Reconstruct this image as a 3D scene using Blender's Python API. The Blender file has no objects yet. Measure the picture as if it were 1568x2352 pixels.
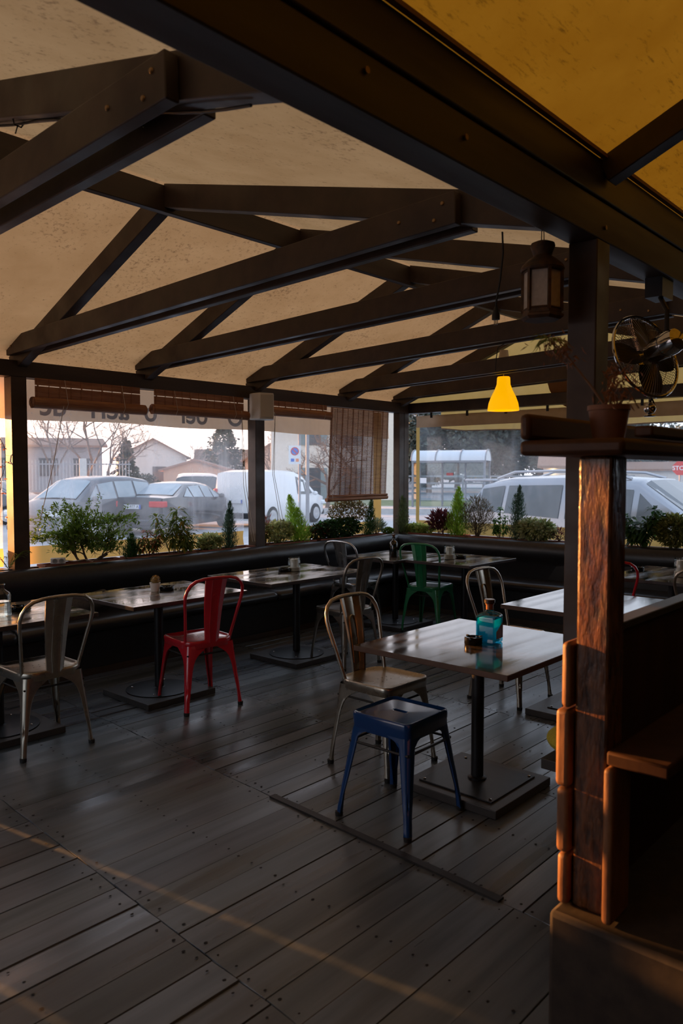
import bpy, bmesh, math, random
from math import sin, cos, pi, radians as R, hypot, atan2, tan
from mathutils import Vector, Matrix
random.seed(11)
S = bpy.context.scene
COL = S.collection
V = Vector

# ------------------------------------------------------------------ camera
EYE = V((0, 0, 1.52)); FPX = 1760.0; W0, H0 = 1568, 2352
PITCH = math.atan(91 / FPX); YAW = R(42)
FW = V((cos(YAW) * cos(PITCH), sin(YAW) * cos(PITCH), -sin(PITCH)))
RT = V((sin(YAW), -cos(YAW), 0)); UP = RT.cross(FW)
cd = bpy.data.cameras.new('camera'); co = bpy.data.objects.new('camera', cd); COL.objects.link(co)
m = Matrix((RT, UP, -FW)).transposed().to_4x4(); m.translation = EYE
co.matrix_world = m
cd.sensor_fit = 'VERTICAL'; cd.sensor_height = 36; cd.lens = 36 * FPX / H0
cd.clip_start = 0.02; cd.clip_end = 600
S.camera = co
cd.dof.use_dof = True; cd.dof.focus_distance = 5.0; cd.dof.aperture_fstop = 4.0
FH = V((cos(YAW), sin(YAW), 0))
def far(px, depth, z=-0.22):
    """ground point seen in the direction of column px, at a distance in front of the camera"""
    d = FH + RT * ((px - W0 / 2) / FPX)
    return V((d.x * depth, d.y * depth, z))

# ------------------------------------------------------------------ mesh builder
class MB:
    def __init__(s):
        s.v = []; s.f = []; s.mi = []; s.tc = []; s.m = 0; s.t = None
    def add(s, vs, fs, m=None, t=None):
        b = len(s.v); s.v += [V(p) for p in vs]
        for f in fs:
            s.f.append([b + i for i in f]); s.mi.append(s.m if m is None else m); s.tc.append(t or s.t or (1, 1, 1))
        return s
    def box(s, lo, hi, rot=None, piv=None, m=None, t=None):
        x0, y0, z0 = lo; x1, y1, z1 = hi
        vs = [V(p) for p in ((x0,y0,z0),(x1,y0,z0),(x1,y1,z0),(x0,y1,z0),(x0,y0,z1),(x1,y0,z1),(x1,y1,z1),(x0,y1,z1))]
        if rot is not None:
            c = V(piv) if piv is not None else (V(lo) + V(hi)) / 2
            vs = [c + rot @ (p - c) for p in vs]
        return s.add(vs, [(0,3,2,1),(4,5,6,7),(0,1,5,4),(1,2,6,5),(2,3,7,6),(3,0,4,7)], m, t)
    def beam(s, a, b, w, h, up=(0,0,1), m=None, t=None):
        """square bar from a to b, w across, h along up"""
        a, b = V(a), V(b); d = (b - a).normalized(); up = V(up)
        sd = d.cross(up).normalized(); u = sd.cross(d).normalized()
        vs = []
        for p in (a, b):
            vs += [p - sd*w/2 - u*h/2, p + sd*w/2 - u*h/2, p + sd*w/2 + u*h/2, p - sd*w/2 + u*h/2]
        return s.add(vs, [(3,2,1,0),(4,5,6,7),(0,1,5,4),(1,2,6,5),(2,3,7,6),(3,0,4,7)], m, t)
    def tube(s, pts, r, n=8, cap=True, m=None, t=None, closed=False):
        pts = [V(p) for p in pts]; k = len(pts)
        rs = r if isinstance(r, (list, tuple)) else [r] * k
        rings = []; prev = None
        for i, p in enumerate(pts):
            if closed: d = (pts[(i+1) % k] - pts[i-1])
            else: d = pts[min(i+1, k-1)] - pts[max(i-1, 0)]
            if d.length < 1e-9: d = V((0,0,1))
            d.normalize()
            if prev is None:
                a = V((0,0,1)) if abs(d.z) < .9 else V((1,0,0))
                e1 = d.cross(a).normalized()
            else:
                e1 = prev - d * prev.dot(d)
                if e1.length < 1e-6: e1 = d.cross(V((0,0,1)) if abs(d.z) < .9 else V((1,0,0)))
                e1.normalize()
            prev = e1; e2 = d.cross(e1)
            rings.append([p + (e1 * cos(2*pi*j/n) + e2 * sin(2*pi*j/n)) * rs[i] for j in range(n)])
        vs = [q for g in rings for q in g]; fs = []
        for i in range(k if closed else k - 1):
            i2 = (i + 1) % k
            for j in range(n):
                j2 = (j+1) % n
                fs.append((i*n+j, i*n+j2, i2*n+j2, i2*n+j))
        if cap and not closed:
            fs.append(tuple(range(n-1, -1, -1))); fs.append(tuple((k-1)*n + j for j in range(n)))
        return s.add(vs, fs, m, t)
    def lathe(s, prof, c=(0,0,0), n=24, m=None, t=None, M=None, cap=True):
        """profile of (radius, z) turned about the z axis"""
        c = V(c); vs = []; fs = []; k = len(prof)
        for (r, z) in prof:
            for j in range(n):
                q = V((r*cos(2*pi*j/n), r*sin(2*pi*j/n), z))
                vs.append(c + (M @ q if M is not None else q))
        for i in range(k-1):
            for j in range(n):
                j2 = (j+1) % n
                fs.append((i*n+j, i*n+j2, (i+1)*n+j2, (i+1)*n+j))
        if cap:
            if prof[0][0] > 1e-4: fs.append(tuple(range(n-1, -1, -1)))
            if prof[-1][0] > 1e-4: fs.append(tuple((k-1)*n+j for j in range(n)))
        return s.add(vs, fs, m, t)
    def prism(s, poly, z0, z1, m=None, t=None):
        n = len(poly)
        vs = [(x, y, z0) for x, y in poly] + [(x, y, z1) for x, y in poly]
        fs = [tuple(range(n-1, -1, -1)), tuple(range(n, 2*n))] + [(i, (i+1) % n, n+(i+1) % n, n+i) for i in range(n)]
        return s.add(vs, fs, m, t)
    def extr(s, poly, a, b, m=None, t=None):
        """3-D polygon poly swept from offset a to offset b"""
        n = len(poly); a, b = V(a), V(b)
        vs = [V(p) + a for p in poly] + [V(p) + b for p in poly]
        fs = [tuple(range(n-1, -1, -1)), tuple(range(n, 2*n))] + [(i, (i+1) % n, n+(i+1) % n, n+i) for i in range(n)]
        return s.add(vs, fs, m, t)
    def loft(s, rings, closed=True, cap=False, m=None, t=None):
        n = len(rings[0]); vs = [p for g in rings for p in g]; fs = []
        for i in range(len(rings)-1):
            for j in range(n if closed else n-1):
                j2 = (j+1) % n
                fs.append((i*n+j, i*n+j2, (i+1)*n+j2, (i+1)*n+j))
        if cap:
            fs.append(tuple(range(n-1, -1, -1))); fs.append(tuple((len(rings)-1)*n+j for j in range(n)))
        return s.add(vs, fs, m, t)
    def sphere(s, c, r, nu=12, nv=8, sc=(1,1,1), m=None, t=None):
        prof = [(max(1e-5, r*sin(pi*i/nv)), -r*cos(pi*i/nv)) for i in range(nv+1)]
        M = Matrix.Diagonal(V(sc))
        return s.lathe(prof, c, nu, m, t, M, cap=False)
    def leaf(s, p, d, nrm, L, w, fold=.25, m=None, t=None):
        p, d, nrm = V(p), V(d).normalized(), V(nrm)
        sd = d.cross(nrm)
        if sd.length < 1e-5: sd = d.cross(V((.3,.5,.8)))
        sd.normalize(); u = sd.cross(d)
        a = p; b = p + d*L*.5 + sd*w/2 + u*w*fold; c = p + d*L - u*L*.12; e = p + d*L*.5 - sd*w/2 + u*w*fold; mid = p + d*L*.5
        return s.add([a, b, c, e, mid], [(0,4,1),(4,2,1),(0,3,4),(4,3,2)], m, t)

def mesh_of(name, mb, mats, smooth=40):
    me = bpy.data.meshes.new(name)
    me.from_pydata([tuple(p) for p in mb.v], [], mb.f)
    for mt in (mats if isinstance(mats, (list, tuple)) else [mats]): me.materials.append(mt)
    me.polygons.foreach_set('material_index', mb.mi)
    if any(t != (1, 1, 1) for t in mb.tc):
        ca = me.color_attributes.new('tint', 'FLOAT_COLOR', 'CORNER')
        buf = []
        for p, t in zip(me.polygons, mb.tc): buf += list(t + (1.0,)) * p.loop_total
        ca.data.foreach_set('color', buf)
    bm = bmesh.new(); bm.from_mesh(me)
    if len(bm.faces) < 30000: bmesh.ops.recalc_face_normals(bm, faces=bm.faces)
    bm.to_mesh(me); bm.free()
    if smooth:
        me.polygons.foreach_set('use_smooth', [True] * len(me.polygons))
        me.set_sharp_from_angle(angle=R(smooth))
    me.update()
    return me
def obj(name, mb, mats, parent=None, smooth=40, bevel=0, label=None, world=False, kind=None):
    """one mesh object; world=True: the builder holds world coordinates, moved into the parent's frame"""
    if world and parent is not None:
        inv = Matrix.LocRotScale(parent.location, parent.rotation_euler, None).inverted()
        if parent.parent is not None:
            pp = parent.parent
            inv = inv @ Matrix.LocRotScale(pp.location, pp.rotation_euler, None).inverted()
        mb.v = [inv @ p for p in mb.v]
    o = bpy.data.objects.new(name, mesh_of(name, mb, mats, smooth)); COL.objects.link(o)
    if parent is not None: o.parent = parent
    if bevel:
        b = o.modifiers.new('edge', 'BEVEL'); b.width = bevel; b.segments = 2; b.limit_method = 'ANGLE'; b.angle_limit = R(50)
    if label: o['label'] = label
    if kind: o['kind'] = kind
    return o
def tag(o, label, cat, group=None, kind=None):
    o['label'] = label; o['category'] = cat
    if group: o['group'] = group
    if kind: o['kind'] = kind
    return o
def thing(name, label, cat, loc=(0,0,0), rz=0, group=None, kind=None):
    o = bpy.data.objects.new(name, None); COL.objects.link(o); o.empty_display_size = .05
    o.location = loc; o.rotation_euler = (0, 0, rz)
    return tag(o, label, cat, group, kind)
def copy_tree(o, parent=None):
    c = o.copy(); COL.objects.link(c)
    if parent is not None: c.parent = parent
    for ch in [q for q in bpy.data.objects if q.parent == o]: copy_tree(ch, c)
    return c
def redo(root, mat_from, mat_to):
    """give a copied thing its own paint"""
    for ch in [root] + list(root.children_recursive):
        for s_ in getattr(ch, 'material_slots', []):
            if s_.material == mat_from: s_.link = 'OBJECT'; s_.material = mat_to

# ------------------------------------------------------------------ materials
def _nt(name):
    mt = bpy.data.materials.new(name); mt.use_nodes = True
    nt = mt.node_tree; nt.nodes.clear()
    out = nt.nodes.new('ShaderNodeOutputMaterial')
    return mt, nt, out
def nd(nt, typ, **kw):
    n = nt.nodes.new(typ)
    for k, v in kw.items():
        if k in n.inputs: n.inputs[k].default_value = v
        else: setattr(n, k, v)
    return n
def noise_col(nt, c1, c2, scale=8, stretch=(1,1,1), detail=4, lo=.35, hi=.65, coord='Object'):
    tc = nd(nt, 'ShaderNodeTexCoord'); mp = nd(nt, 'ShaderNodeMapping'); mp.inputs['Scale'].default_value = stretch
    nt.links.new(tc.outputs[coord], mp.inputs[0])
    nz = nd(nt, 'ShaderNodeTexNoise', Scale=scale, Detail=detail, Roughness=.6)
    nt.links.new(mp.outputs[0], nz.inputs['Vector'])
    cr = nd(nt, 'ShaderNodeValToRGB'); e = cr.color_ramp.elements
    e[0].position = lo; e[1].position = hi; e[0].color = (*c1, 1); e[1].color = (*c2, 1)
    nt.links.new(nz.outputs['Fac'], cr.inputs[0])
    return cr, nz
def pbr(name, c1, c2=None, rough=.5, metal=0, scale=8, stretch=(1,1,1), bump=0, lo=.35, hi=.65, tint=False, spec=.5, coat=0, rvar=0, emit=None, estr=1, trans=0, ior=1.45, sub=0, aniso=0):
    mt, nt, out = _nt(name)
    b = nd(nt, 'ShaderNodeBsdfPrincipled'); b.inputs['Roughness'].default_value = rough; b.inputs['Metallic'].default_value = metal
    b.inputs['Specular IOR Level'].default_value = spec; b.inputs['Coat Weight'].default_value = coat; b.inputs['Coat Roughness'].default_value = .08
    b.inputs['Transmission Weight'].default_value = trans; b.inputs['IOR'].default_value = ior
    cr, nz = noise_col(nt, c1, c2 or c1, scale, stretch, 5, lo, hi)
    src = cr.outputs[0]
    if tint:
        at = nd(nt, 'ShaderNodeAttribute', attribute_name='tint')
        mx = nd(nt, 'ShaderNodeMix', data_type='RGBA', blend_type='MULTIPLY'); mx.inputs[0].default_value = 1
        nt.links.new(src, mx.inputs[6]); nt.links.new(at.outputs['Color'], mx.inputs[7]); src = mx.outputs[2]
    nt.links.new(src, b.inputs['Base Color'])
    if bump:
        bp = nd(nt, 'ShaderNodeBump', Strength=bump, Distance=.004); nt.links.new(nz.outputs['Fac'], bp.inputs['Height'])
        nt.links.new(bp.outputs[0], b.inputs['Normal'])
    if rvar:
        mr = nd(nt, 'ShaderNodeMapRange'); mr.inputs[3].default_value = max(.02, rough - rvar); mr.inputs[4].default_value = rough + rvar
        n2 = nd(nt, 'ShaderNodeTexNoise', Scale=scale*.6, Detail=3); tc = nd(nt, 'ShaderNodeTexCoord')
        mp = nd(nt, 'ShaderNodeMapping'); mp.inputs['Scale'].default_value = stretch
        nt.links.new(tc.outputs['Object'], mp.inputs[0]); nt.links.new(mp.outputs[0], n2.inputs['Vector'])
        mr.inputs[1].default_value = .36; mr.inputs[2].default_value = .64; nt.links.new(n2.outputs['Fac'], mr.inputs[0]); nt.links.new(mr.outputs[0], b.inputs['Roughness'])
    if emit: b.inputs['Emission Color'].default_value = (*emit, 1); b.inputs['Emission Strength'].default_value = estr
    nt.links.new(b.outputs[0], out.inputs[0])
    return mt
def cloth(name, c1, c2, spot=(.2,.15,.1), trans=.5, scale=5, specks=True, stretch=(1,1,1), amt=.6):
    """thin fabric: part of the light goes through; dirt specks and a cloudy tone of its own"""
    mt, nt, out = _nt(name)
    cr, nz = noise_col(nt, c1, c2, scale, (1,1,1), 5, .3, .7)
    src = cr.outputs[0]
    if specks:
        tc = nd(nt, 'ShaderNodeTexCoord'); mp = nd(nt, 'ShaderNodeMapping'); mp.inputs['Scale'].default_value = stretch
        nt.links.new(tc.outputs['Object'], mp.inputs[0])
        n2 = nd(nt, 'ShaderNodeTexNoise', Scale=38, Detail=4, Roughness=.7); nt.links.new(mp.outputs[0], n2.inputs['Vector'])
        n3 = nd(nt, 'ShaderNodeTexNoise', Scale=2.2, Detail=3); nt.links.new(tc.outputs['Object'], n3.inputs['Vector'])
        mu = nd(nt, 'ShaderNodeMath', operation='ADD'); nt.links.new(n2.outputs['Fac'], mu.inputs[0])
        m3 = nd(nt, 'ShaderNodeMath', operation='MULTIPLY'); m3.inputs[1].default_value = .35
        nt.links.new(n3.outputs['Fac'], m3.inputs[0]); nt.links.new(m3.outputs[0], mu.inputs[1])
        r2 = nd(nt, 'ShaderNodeMapRange'); r2.inputs[1].default_value = .745; r2.inputs[2].default_value = .90; r2.inputs[4].default_value = amt
        nt.links.new(mu.outputs[0], r2.inputs[0])
        mx = nd(nt, 'ShaderNodeMix', data_type='RGBA'); nt.links.new(r2.outputs[0], mx.inputs[0])
        nt.links.new(src, mx.inputs[6]); mx.inputs[7].default_value = (*spot, 1); src = mx.outputs[2]
    d = nd(nt, 'ShaderNodeBsdfDiffuse'); t = nd(nt, 'ShaderNodeBsdfTranslucent'); ms = nd(nt, 'ShaderNodeMixShader'); ms.inputs[0].default_value = trans
    nt.links.new(src, d.inputs[0]); nt.links.new(src, t.inputs[0])
    nt.links.new(d.outputs[0], ms.inputs[1]); nt.links.new(t.outputs[0], ms.inputs[2]); nt.links.new(ms.outputs[0], out.inputs[0])
    return mt
def leafmat(name, c1, c2, scale=30, rough=.4, trans=.45):
    if trans == .45: c1, c2 = [tuple(min(.75, v*1.45) for v in c) for c in (c1, c2)]
    mt, nt, out = _nt(name)
    cr, nz = noise_col(nt, c1, c2, scale, (1,1,1), 3)
    at = nd(nt, 'ShaderNodeAttribute', attribute_name='tint')
    mx = nd(nt, 'ShaderNodeMix', data_type='RGBA', blend_type='MULTIPLY'); mx.inputs[0].default_value = 1
    nt.links.new(cr.outputs[0], mx.inputs[6]); nt.links.new(at.outputs['Color'], mx.inputs[7])
    b = nd(nt, 'ShaderNodeBsdfPrincipled', Roughness=rough); t = nd(nt, 'ShaderNodeBsdfTranslucent')
    nt.links.new(mx.outputs[2], b.inputs['Base Color']); nt.links.new(mx.outputs[2], t.inputs[0])
    ms = nd(nt, 'ShaderNodeMixShader'); ms.inputs[0].default_value = trans
    nt.links.new(b.outputs[0], ms.inputs[1]); nt.links.new(t.outputs[0], ms.inputs[2]); nt.links.new(ms.outputs[0], out.inputs[0])
    return mt
def vinyl(name, lo=.10, hi=.5, streak=True, col=(.80,.88,.98)):
    """clear plastic sheet, clouded by dirt and rain streaks"""
    mt, nt, out = _nt(name)
    tc = nd(nt, 'ShaderNodeTexCoord')
    def nz(scale, st, det=4):
        mp = nd(nt, 'ShaderNodeMapping'); mp.inputs['Scale'].default_value = st
        nt.links.new(tc.outputs['Object'], mp.inputs[0])
        n = nd(nt, 'ShaderNodeTexNoise', Scale=scale, Detail=det, Roughness=.65); nt.links.new(mp.outputs[0], n.inputs['Vector'])
        return n.outputs['Fac']
    a = nz(5, (1,1,.10)); b_ = nz(1.6, (1,1,.7)); c_ = nz(60, (1,1,.5), 3)
    def mrange(x, i0, i1, o0, o1):
        r = nd(nt, 'ShaderNodeMapRange'); r.inputs[1].default_value = i0; r.inputs[2].default_value = i1; r.inputs[3].default_value = o0; r.inputs[4].default_value = o1
        nt.links.new(x, r.inputs[0]); return r.outputs[0]
    def add(x, y):
        n = nd(nt, 'ShaderNodeMath', operation='ADD'); nt.links.new(x, n.inputs[0]); nt.links.new(y, n.inputs[1]); n.use_clamp = True; return n.outputs[0]
    f = add(mrange(a, .55, .75, 0, (hi-lo)*.55 if streak else .03), mrange(b_, .35, .7, lo, lo + (hi-lo)*.45))
    f = add(f, mrange(c_, .62, .8, 0, .12))
    tr = nd(nt, 'ShaderNodeBsdfTransparent'); tr.inputs[0].default_value = (.97,.98,1,1)
    tl = nd(nt, 'ShaderNodeBsdfTranslucent'); tl.inputs[0].default_value = (*col,1)
    df = nd(nt, 'ShaderNodeBsdfDiffuse'); df.inputs[0].default_value = (*col,1)
    m1 = nd(nt, 'ShaderNodeMixShader'); m1.inputs[0].default_value = .3
    nt.links.new(tl.outputs[0], m1.inputs[1]); nt.links.new(df.outputs[0], m1.inputs[2])
    m2 = nd(nt, 'ShaderNodeMixShader'); nt.links.new(f, m2.inputs[0]); nt.links.new(tr.outputs[0], m2.inputs[1]); nt.links.new(m1.outputs[0], m2.inputs[2])
    gl = nd(nt, 'ShaderNodeBsdfGlossy'); gl.inputs['Roughness'].default_value = .08
    m3 = nd(nt, 'ShaderNodeMixShader'); m3.inputs[0].default_value = .04
    nt.links.new(m2.outputs[0], m3.inputs[1]); nt.links.new(gl.outputs[0], m3.inputs[2]); nt.links.new(m3.outputs[0], out.inputs[0])
    return mt
def thin_glass(name, col=(.9,.95,.95), mix=.12, rough=.03):
    mt, nt, out = _nt(name)
    tr = nd(nt, 'ShaderNodeBsdfTransparent'); tr.inputs[0].default_value = (*col,1)
    gl = nd(nt, 'ShaderNodeBsdfGlossy'); gl.inputs['Roughness'].default_value = rough
    lw = nd(nt, 'ShaderNodeLayerWeight', Blend=.35)
    mr = nd(nt, 'ShaderNodeMapRange'); mr.inputs[3].default_value = mix*.5; mr.inputs[4].default_value = min(1, mix*4)
    nt.links.new(lw.outputs['Fresnel'], mr.inputs[0])
    ms = nd(nt, 'ShaderNodeMixShader'); nt.links.new(mr.outputs[0], ms.inputs[0]); nt.links.new(tr.outputs[0], ms.inputs[1]); nt.links.new(gl.outputs[0], ms.inputs[2])
    nt.links.new(ms.outputs[0], out.inputs[0])
    return mt

TIMBER = pbr('dark stained timber', (.030,.017,.010), (.060,.034,.020), .48, 0, 6, (1,1,1), .25, .3, .7, rvar=.12)
TIMBERX = pbr('dark stained timber along the room', (.026,.016,.011), (.050,.030,.020), .5, 0, 9, (.12,1,1), .3, .3, .7, rvar=.12)
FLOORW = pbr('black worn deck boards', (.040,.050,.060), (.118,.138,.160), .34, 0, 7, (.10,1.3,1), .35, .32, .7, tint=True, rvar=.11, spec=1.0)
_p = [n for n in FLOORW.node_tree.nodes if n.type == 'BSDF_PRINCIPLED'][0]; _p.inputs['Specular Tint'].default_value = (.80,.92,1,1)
DARKHOLE = pbr('dark hole', (.004,.004,.004), None, .8)
LEATHER = pbr('black imitation leather', (.011,.011,.013), (.018,.018,.021), .34, 0, 30, (1,1,1), .10, rvar=.03, spec=.6)
BLACKWOOD = pbr('black painted boards', (.008,.007,.007), (.016,.013,.012), .5, 0, 8, (.2,1,1), .2)
BEIGE = cloth('beige awning fabric', (.43,.225,.090), (.52,.285,.122), (.20,.10,.045), .5, 3, True, (1,1,1), .8)
YELLOW = cloth('golden awning fabric', (.36,.125,.006), (.45,.17,.010), (.12,.045,.004), .45, 3, True, (.35,1.6,1), .75)
YELLOWV = cloth('yellow vinyl band', (.60,.39,.12), (.68,.46,.16), (.3,.2,.05), .5, 4, False)
BROWNHEM = cloth('brown fabric hem', (.36,.24,.15), (.44,.30,.20), (.1,.06,.04), .4, 6, False)
VALANCE = cloth('beige valance', (.46,.32,.20), (.54,.39,.25), (.3,.2,.1), .5, 4, False)
VINYL = vinyl('dusty clear vinyl', .11, .66)
VINYL2 = vinyl('cleaner clear vinyl', .06, .30)
BAMBOO = pbr('brown bamboo slats', (.22,.085,.035), (.36,.16,.07), .6, 0, 40, (.1,1,1), .2)
STEEL = pbr('brushed bronze grey steel', (.36,.32,.265), (.45,.405,.335), .29, .92, 14, (1,1,1), .05, rvar=.03)
STEELD = pbr('dark raw steel', (.20,.18,.155), (.30,.27,.23), .34, .9, 14, (1,1,1), .05, rvar=.03)
STEELG = pbr('silver grey steel', (.42,.42,.42), (.52,.52,.51), .28, .92, 14, (1,1,1), .05, rvar=.03)
RED = pbr('red gloss paint', (.50,.014,.026), (.56,.017,.031), .22, 0, 5, coat=.6)
GREEN = pbr('dark green gloss paint', (.014,.17,.065), (.018,.19,.075), .28, 0, 5, coat=.5)
BLUE = pbr('navy gloss paint', (.006,.036,.135), (.008,.042,.155), .16, 0, 5, coat=.15)
RUBBER = pbr('black rubber', (.008,.008,.008), None, .7)
BLACKM = pbr('black powder coated metal', (.014,.014,.016), (.020,.020,.022), .42, .3, 20)
BASEWOOD = pbr('grey black base board', (.030,.027,.026), (.055,.050,.046), .45, 0, 8, (.2,1,1), .2)
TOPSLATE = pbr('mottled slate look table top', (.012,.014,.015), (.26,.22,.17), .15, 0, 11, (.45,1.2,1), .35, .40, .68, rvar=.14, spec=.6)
TOPWOOD = pbr('dark walnut laminate', (.026,.020,.017), (.060,.047,.039), .12, 0, 5, (.25,3,1), .04, .3, .7, rvar=.06, spec=.55)
EDGEW = pbr('table edge', (.07,.035,.02), (.10,.05,.03), .5)
EDGED = pbr('dark table edge', (.03,.02,.018), (.05,.035,.03), .4)
CHROME = pbr('chrome', (.5,.48,.46), None, .12, 1)
IVORY = pbr('ivory plastic', (.60,.56,.48), (.66,.61,.53), .5)
WHITEP = pbr('white plastic', (.72,.72,.70), None, .4)
TERRA = pbr('terracotta plastic', (.20,.058,.032), (.28,.085,.045), .65, 0, 10, bump=.1)
SOIL = pbr('potting soil', (.018,.011,.007), (.04,.026,.017), .95, 0, 60, bump=.6)
BARK = pbr('grey brown bark', (.10,.07,.05), (.17,.125,.09), .85, 0, 30, (1,1,.2), .4)
CORD = pbr('pale cord', (.50,.42,.33), None, .8)
WIRE = pbr('black cable', (.010,.010,.010), None, .5)
RUST = pbr('rusty tin', (.060,.040,.028), (.14,.075,.035), .65, .5, 25, bump=.3)
WAX = pbr('wax', (.75,.72,.66), None, .6)
GLASS = thin_glass('clear glass')
AMBERG = thin_glass('brown glass', (.22,.10,.05), .15)
CYANG = thin_glass('blue glass', (.16,.74,.90), .14)
FROST = pbr('dusty lantern pane', (.42,.36,.30), (.55,.48,.40), .6, 0, 30)
CERAM = pbr('white ceramic', (.70,.66,.60), None, .35)
REDWOOD = pbr('red brown varnished wood', (.10,.040,.016), (.17,.070,.028), .32, 0, 9, (1.5,1.5,.12), .5, .3, .7, rvar=.14)
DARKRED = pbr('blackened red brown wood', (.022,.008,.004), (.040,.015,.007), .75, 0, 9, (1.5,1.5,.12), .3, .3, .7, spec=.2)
PILLARW = pbr('varnished pillar wood with painted glints', (.028,.011,.004), (.15,.060,.022), .30, 0, 34, (1.5,1.5,.4), 1.0, .36, .68, rvar=.16)  # dark and bright mottling in the colour imitates dappled sun and glints
# ------------------------------------------------------------------ setting: floor, ground, low walls
mb = MB(); rnd = random.Random(3)
rows = [(-1.7, -.45), (-.45, .55), (.55, 1.49), (1.49, 2.40), (2.40, 3.33), (3.33, 4.24), (4.24, 5.2), (5.2, 6.15), (6.15, 7.52)]
def jx(x, y): return x + .05 * (y - 2.6) * (1 if 0 < x < 5.5 else 0)
for ri, (xa, xb) in enumerate(rows):
    y = -2.3 + rnd.random() * .1; pw = .149 if xb < 2.5 else .118
    while y < 5.72:
        w = pw * rnd.uniform(.93, 1.07); y2 = min(y + w - rnd.choice((.0012, .0015, .002, .004)), 5.78)
        k = rnd.uniform(.72, 1.3); t = (k * rnd.uniform(.97, 1.06), k, k * rnd.uniform(.95, 1.05))
        z = rnd.uniform(-.0010, 0); g = .0014
        a0, a1, b0, b1 = jx(xa, y) + g, jx(xa, y2) + g, jx(xb, y) - g, jx(xb, y2) - g
        tl = rnd.uniform(-.0030, .0030); bev = .0015
        vs = [(a0,y,z-.03),(b0,y,z-.03),(b1,y2,z-.03),(a1,y2,z-.03),
              (a0+bev,y+bev,z-tl),(b0-bev,y+bev,z-tl),(b1-bev,y2-bev,z+tl),(a1+bev,y2-bev,z+tl)]
        vs += [(a0,y,z-.004),(b0,y,z-.004),(b1,y2,z-.004),(a1,y2,z-.004)]
        mb.add(vs, [(4,5,6,7),(8,9,5,4),(9,10,6,5),(10,11,7,6),(11,8,4,7),(0,1,9,8),(1,2,10,9),(2,3,11,10),(3,0,8,11)], 0, t)
        nx = [xa + .035, xb - .035, (xa + xb) / 2]
        for q, xx in enumerate(nx):
            for fr in (.25, .75):
                if rnd.random() < .12: continue
                px_, py_ = jx(xx, y) + rnd.uniform(-.012, .012), y + (y2 - y) * (fr + rnd.uniform(-.07, .07))
                rr = rnd.uniform(.0036, .0060)
                mb.add([(px_ + rr*cos(2*pi*j/7)*1.2, py_ + rr*sin(2*pi*j/7), z + .0022) for j in range(7)], [tuple(range(7))], 1)
        y += w
mb.box((-1.7, -2.3, -.06), (7.52, 5.78, -.032), m=1)
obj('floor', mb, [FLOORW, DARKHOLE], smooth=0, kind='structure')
ASPH = pbr('pale worn asphalt', (.34,.35,.37), (.44,.45,.47), .5, 0, 3, bump=.1)
PAVE = pbr('pavement', (.42,.42,.42), (.50,.50,.50), .7, 0, 4)
GRASS = pbr('verge', (.16,.19,.10), (.25,.27,.15), .9, 0, 3)
mb = MB(); mb.box((-150, -150, -.5), (200, 200, -.225)); obj('ground', mb, ASPH, smooth=0, kind='structure')

mb = MB(); mb.box((1.66, 5.745, -.22), (7.58, 5.79, .785)); mb.box((1.66, 5.745, .785), (2.3, 5.79, 2.23)); mb.box((-1.7, 5.745, -.22), (.34, 5.79, 2.23))
mb.box((-1.7, 5.745, 2.35), (2.3, 5.79, 2.40))
obj('wall_left', mb, BLACKWOOD, smooth=0, kind='structure')
mb = MB(); mb.box((7.53, -2.3, -.22), (7.58, 5.745, .785)); mb.box((7.53, -2.3, .785), (7.58, .5, 2.23)); obj('wall_far', mb, BLACKWOOD, smooth=0, kind='structure')
mb = MB(); mb.box((-1.8, -2.3, -.22), (-1.7, 2.0, 3.6)); mb.box((-1.8, 4.9, -.22), (-1.7, 5.79, 3.6)); mb.box((-1.8, 2.0, 2.3), (-1.7, 4.9, 3.6)); mb.box((-1.8, 2.0, -.22), (-1.7, 4.9, .3)); obj('wall_back', mb, BLACKWOOD, smooth=0, kind='structure')
mb = MB(); mb.box((-1.8, -2.4, -.22), (7.58, -2.3, 4.4)); obj('wall_right', mb, BLACKWOOD, smooth=0, kind='structure')
# double entrance door with glazed upper halves, in the left wall beside the bench
mb = MB()
for a, b in ((.362, .980), (1.003, 1.64)):
    mb.box((a, 5.74, 0), (b, 5.78, .80)); mb.box((a, 5.74, 2.03), (b, 5.78, 2.23)); mb.box((a, 5.74, 1.04), (b, 5.78, 1.17))
    mb.box((a, 5.74, .80), (a + (.07 if a < .5 else .012), 5.78, 2.12)); mb.box((b - .07, 5.74, .88), (b, 5.78, 2.12))
mb.box((.968, 5.735, .47), (1.012, 5.785, 2.23)); mb.box((.332, 5.735, .60), (.372, 5.785, 2.23)); mb.box((1.63, 5.735, 0), (1.67, 5.785, 2.23))
obj('door_1', mb, BLACKWOOD, smooth=0, kind='structure')

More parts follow.
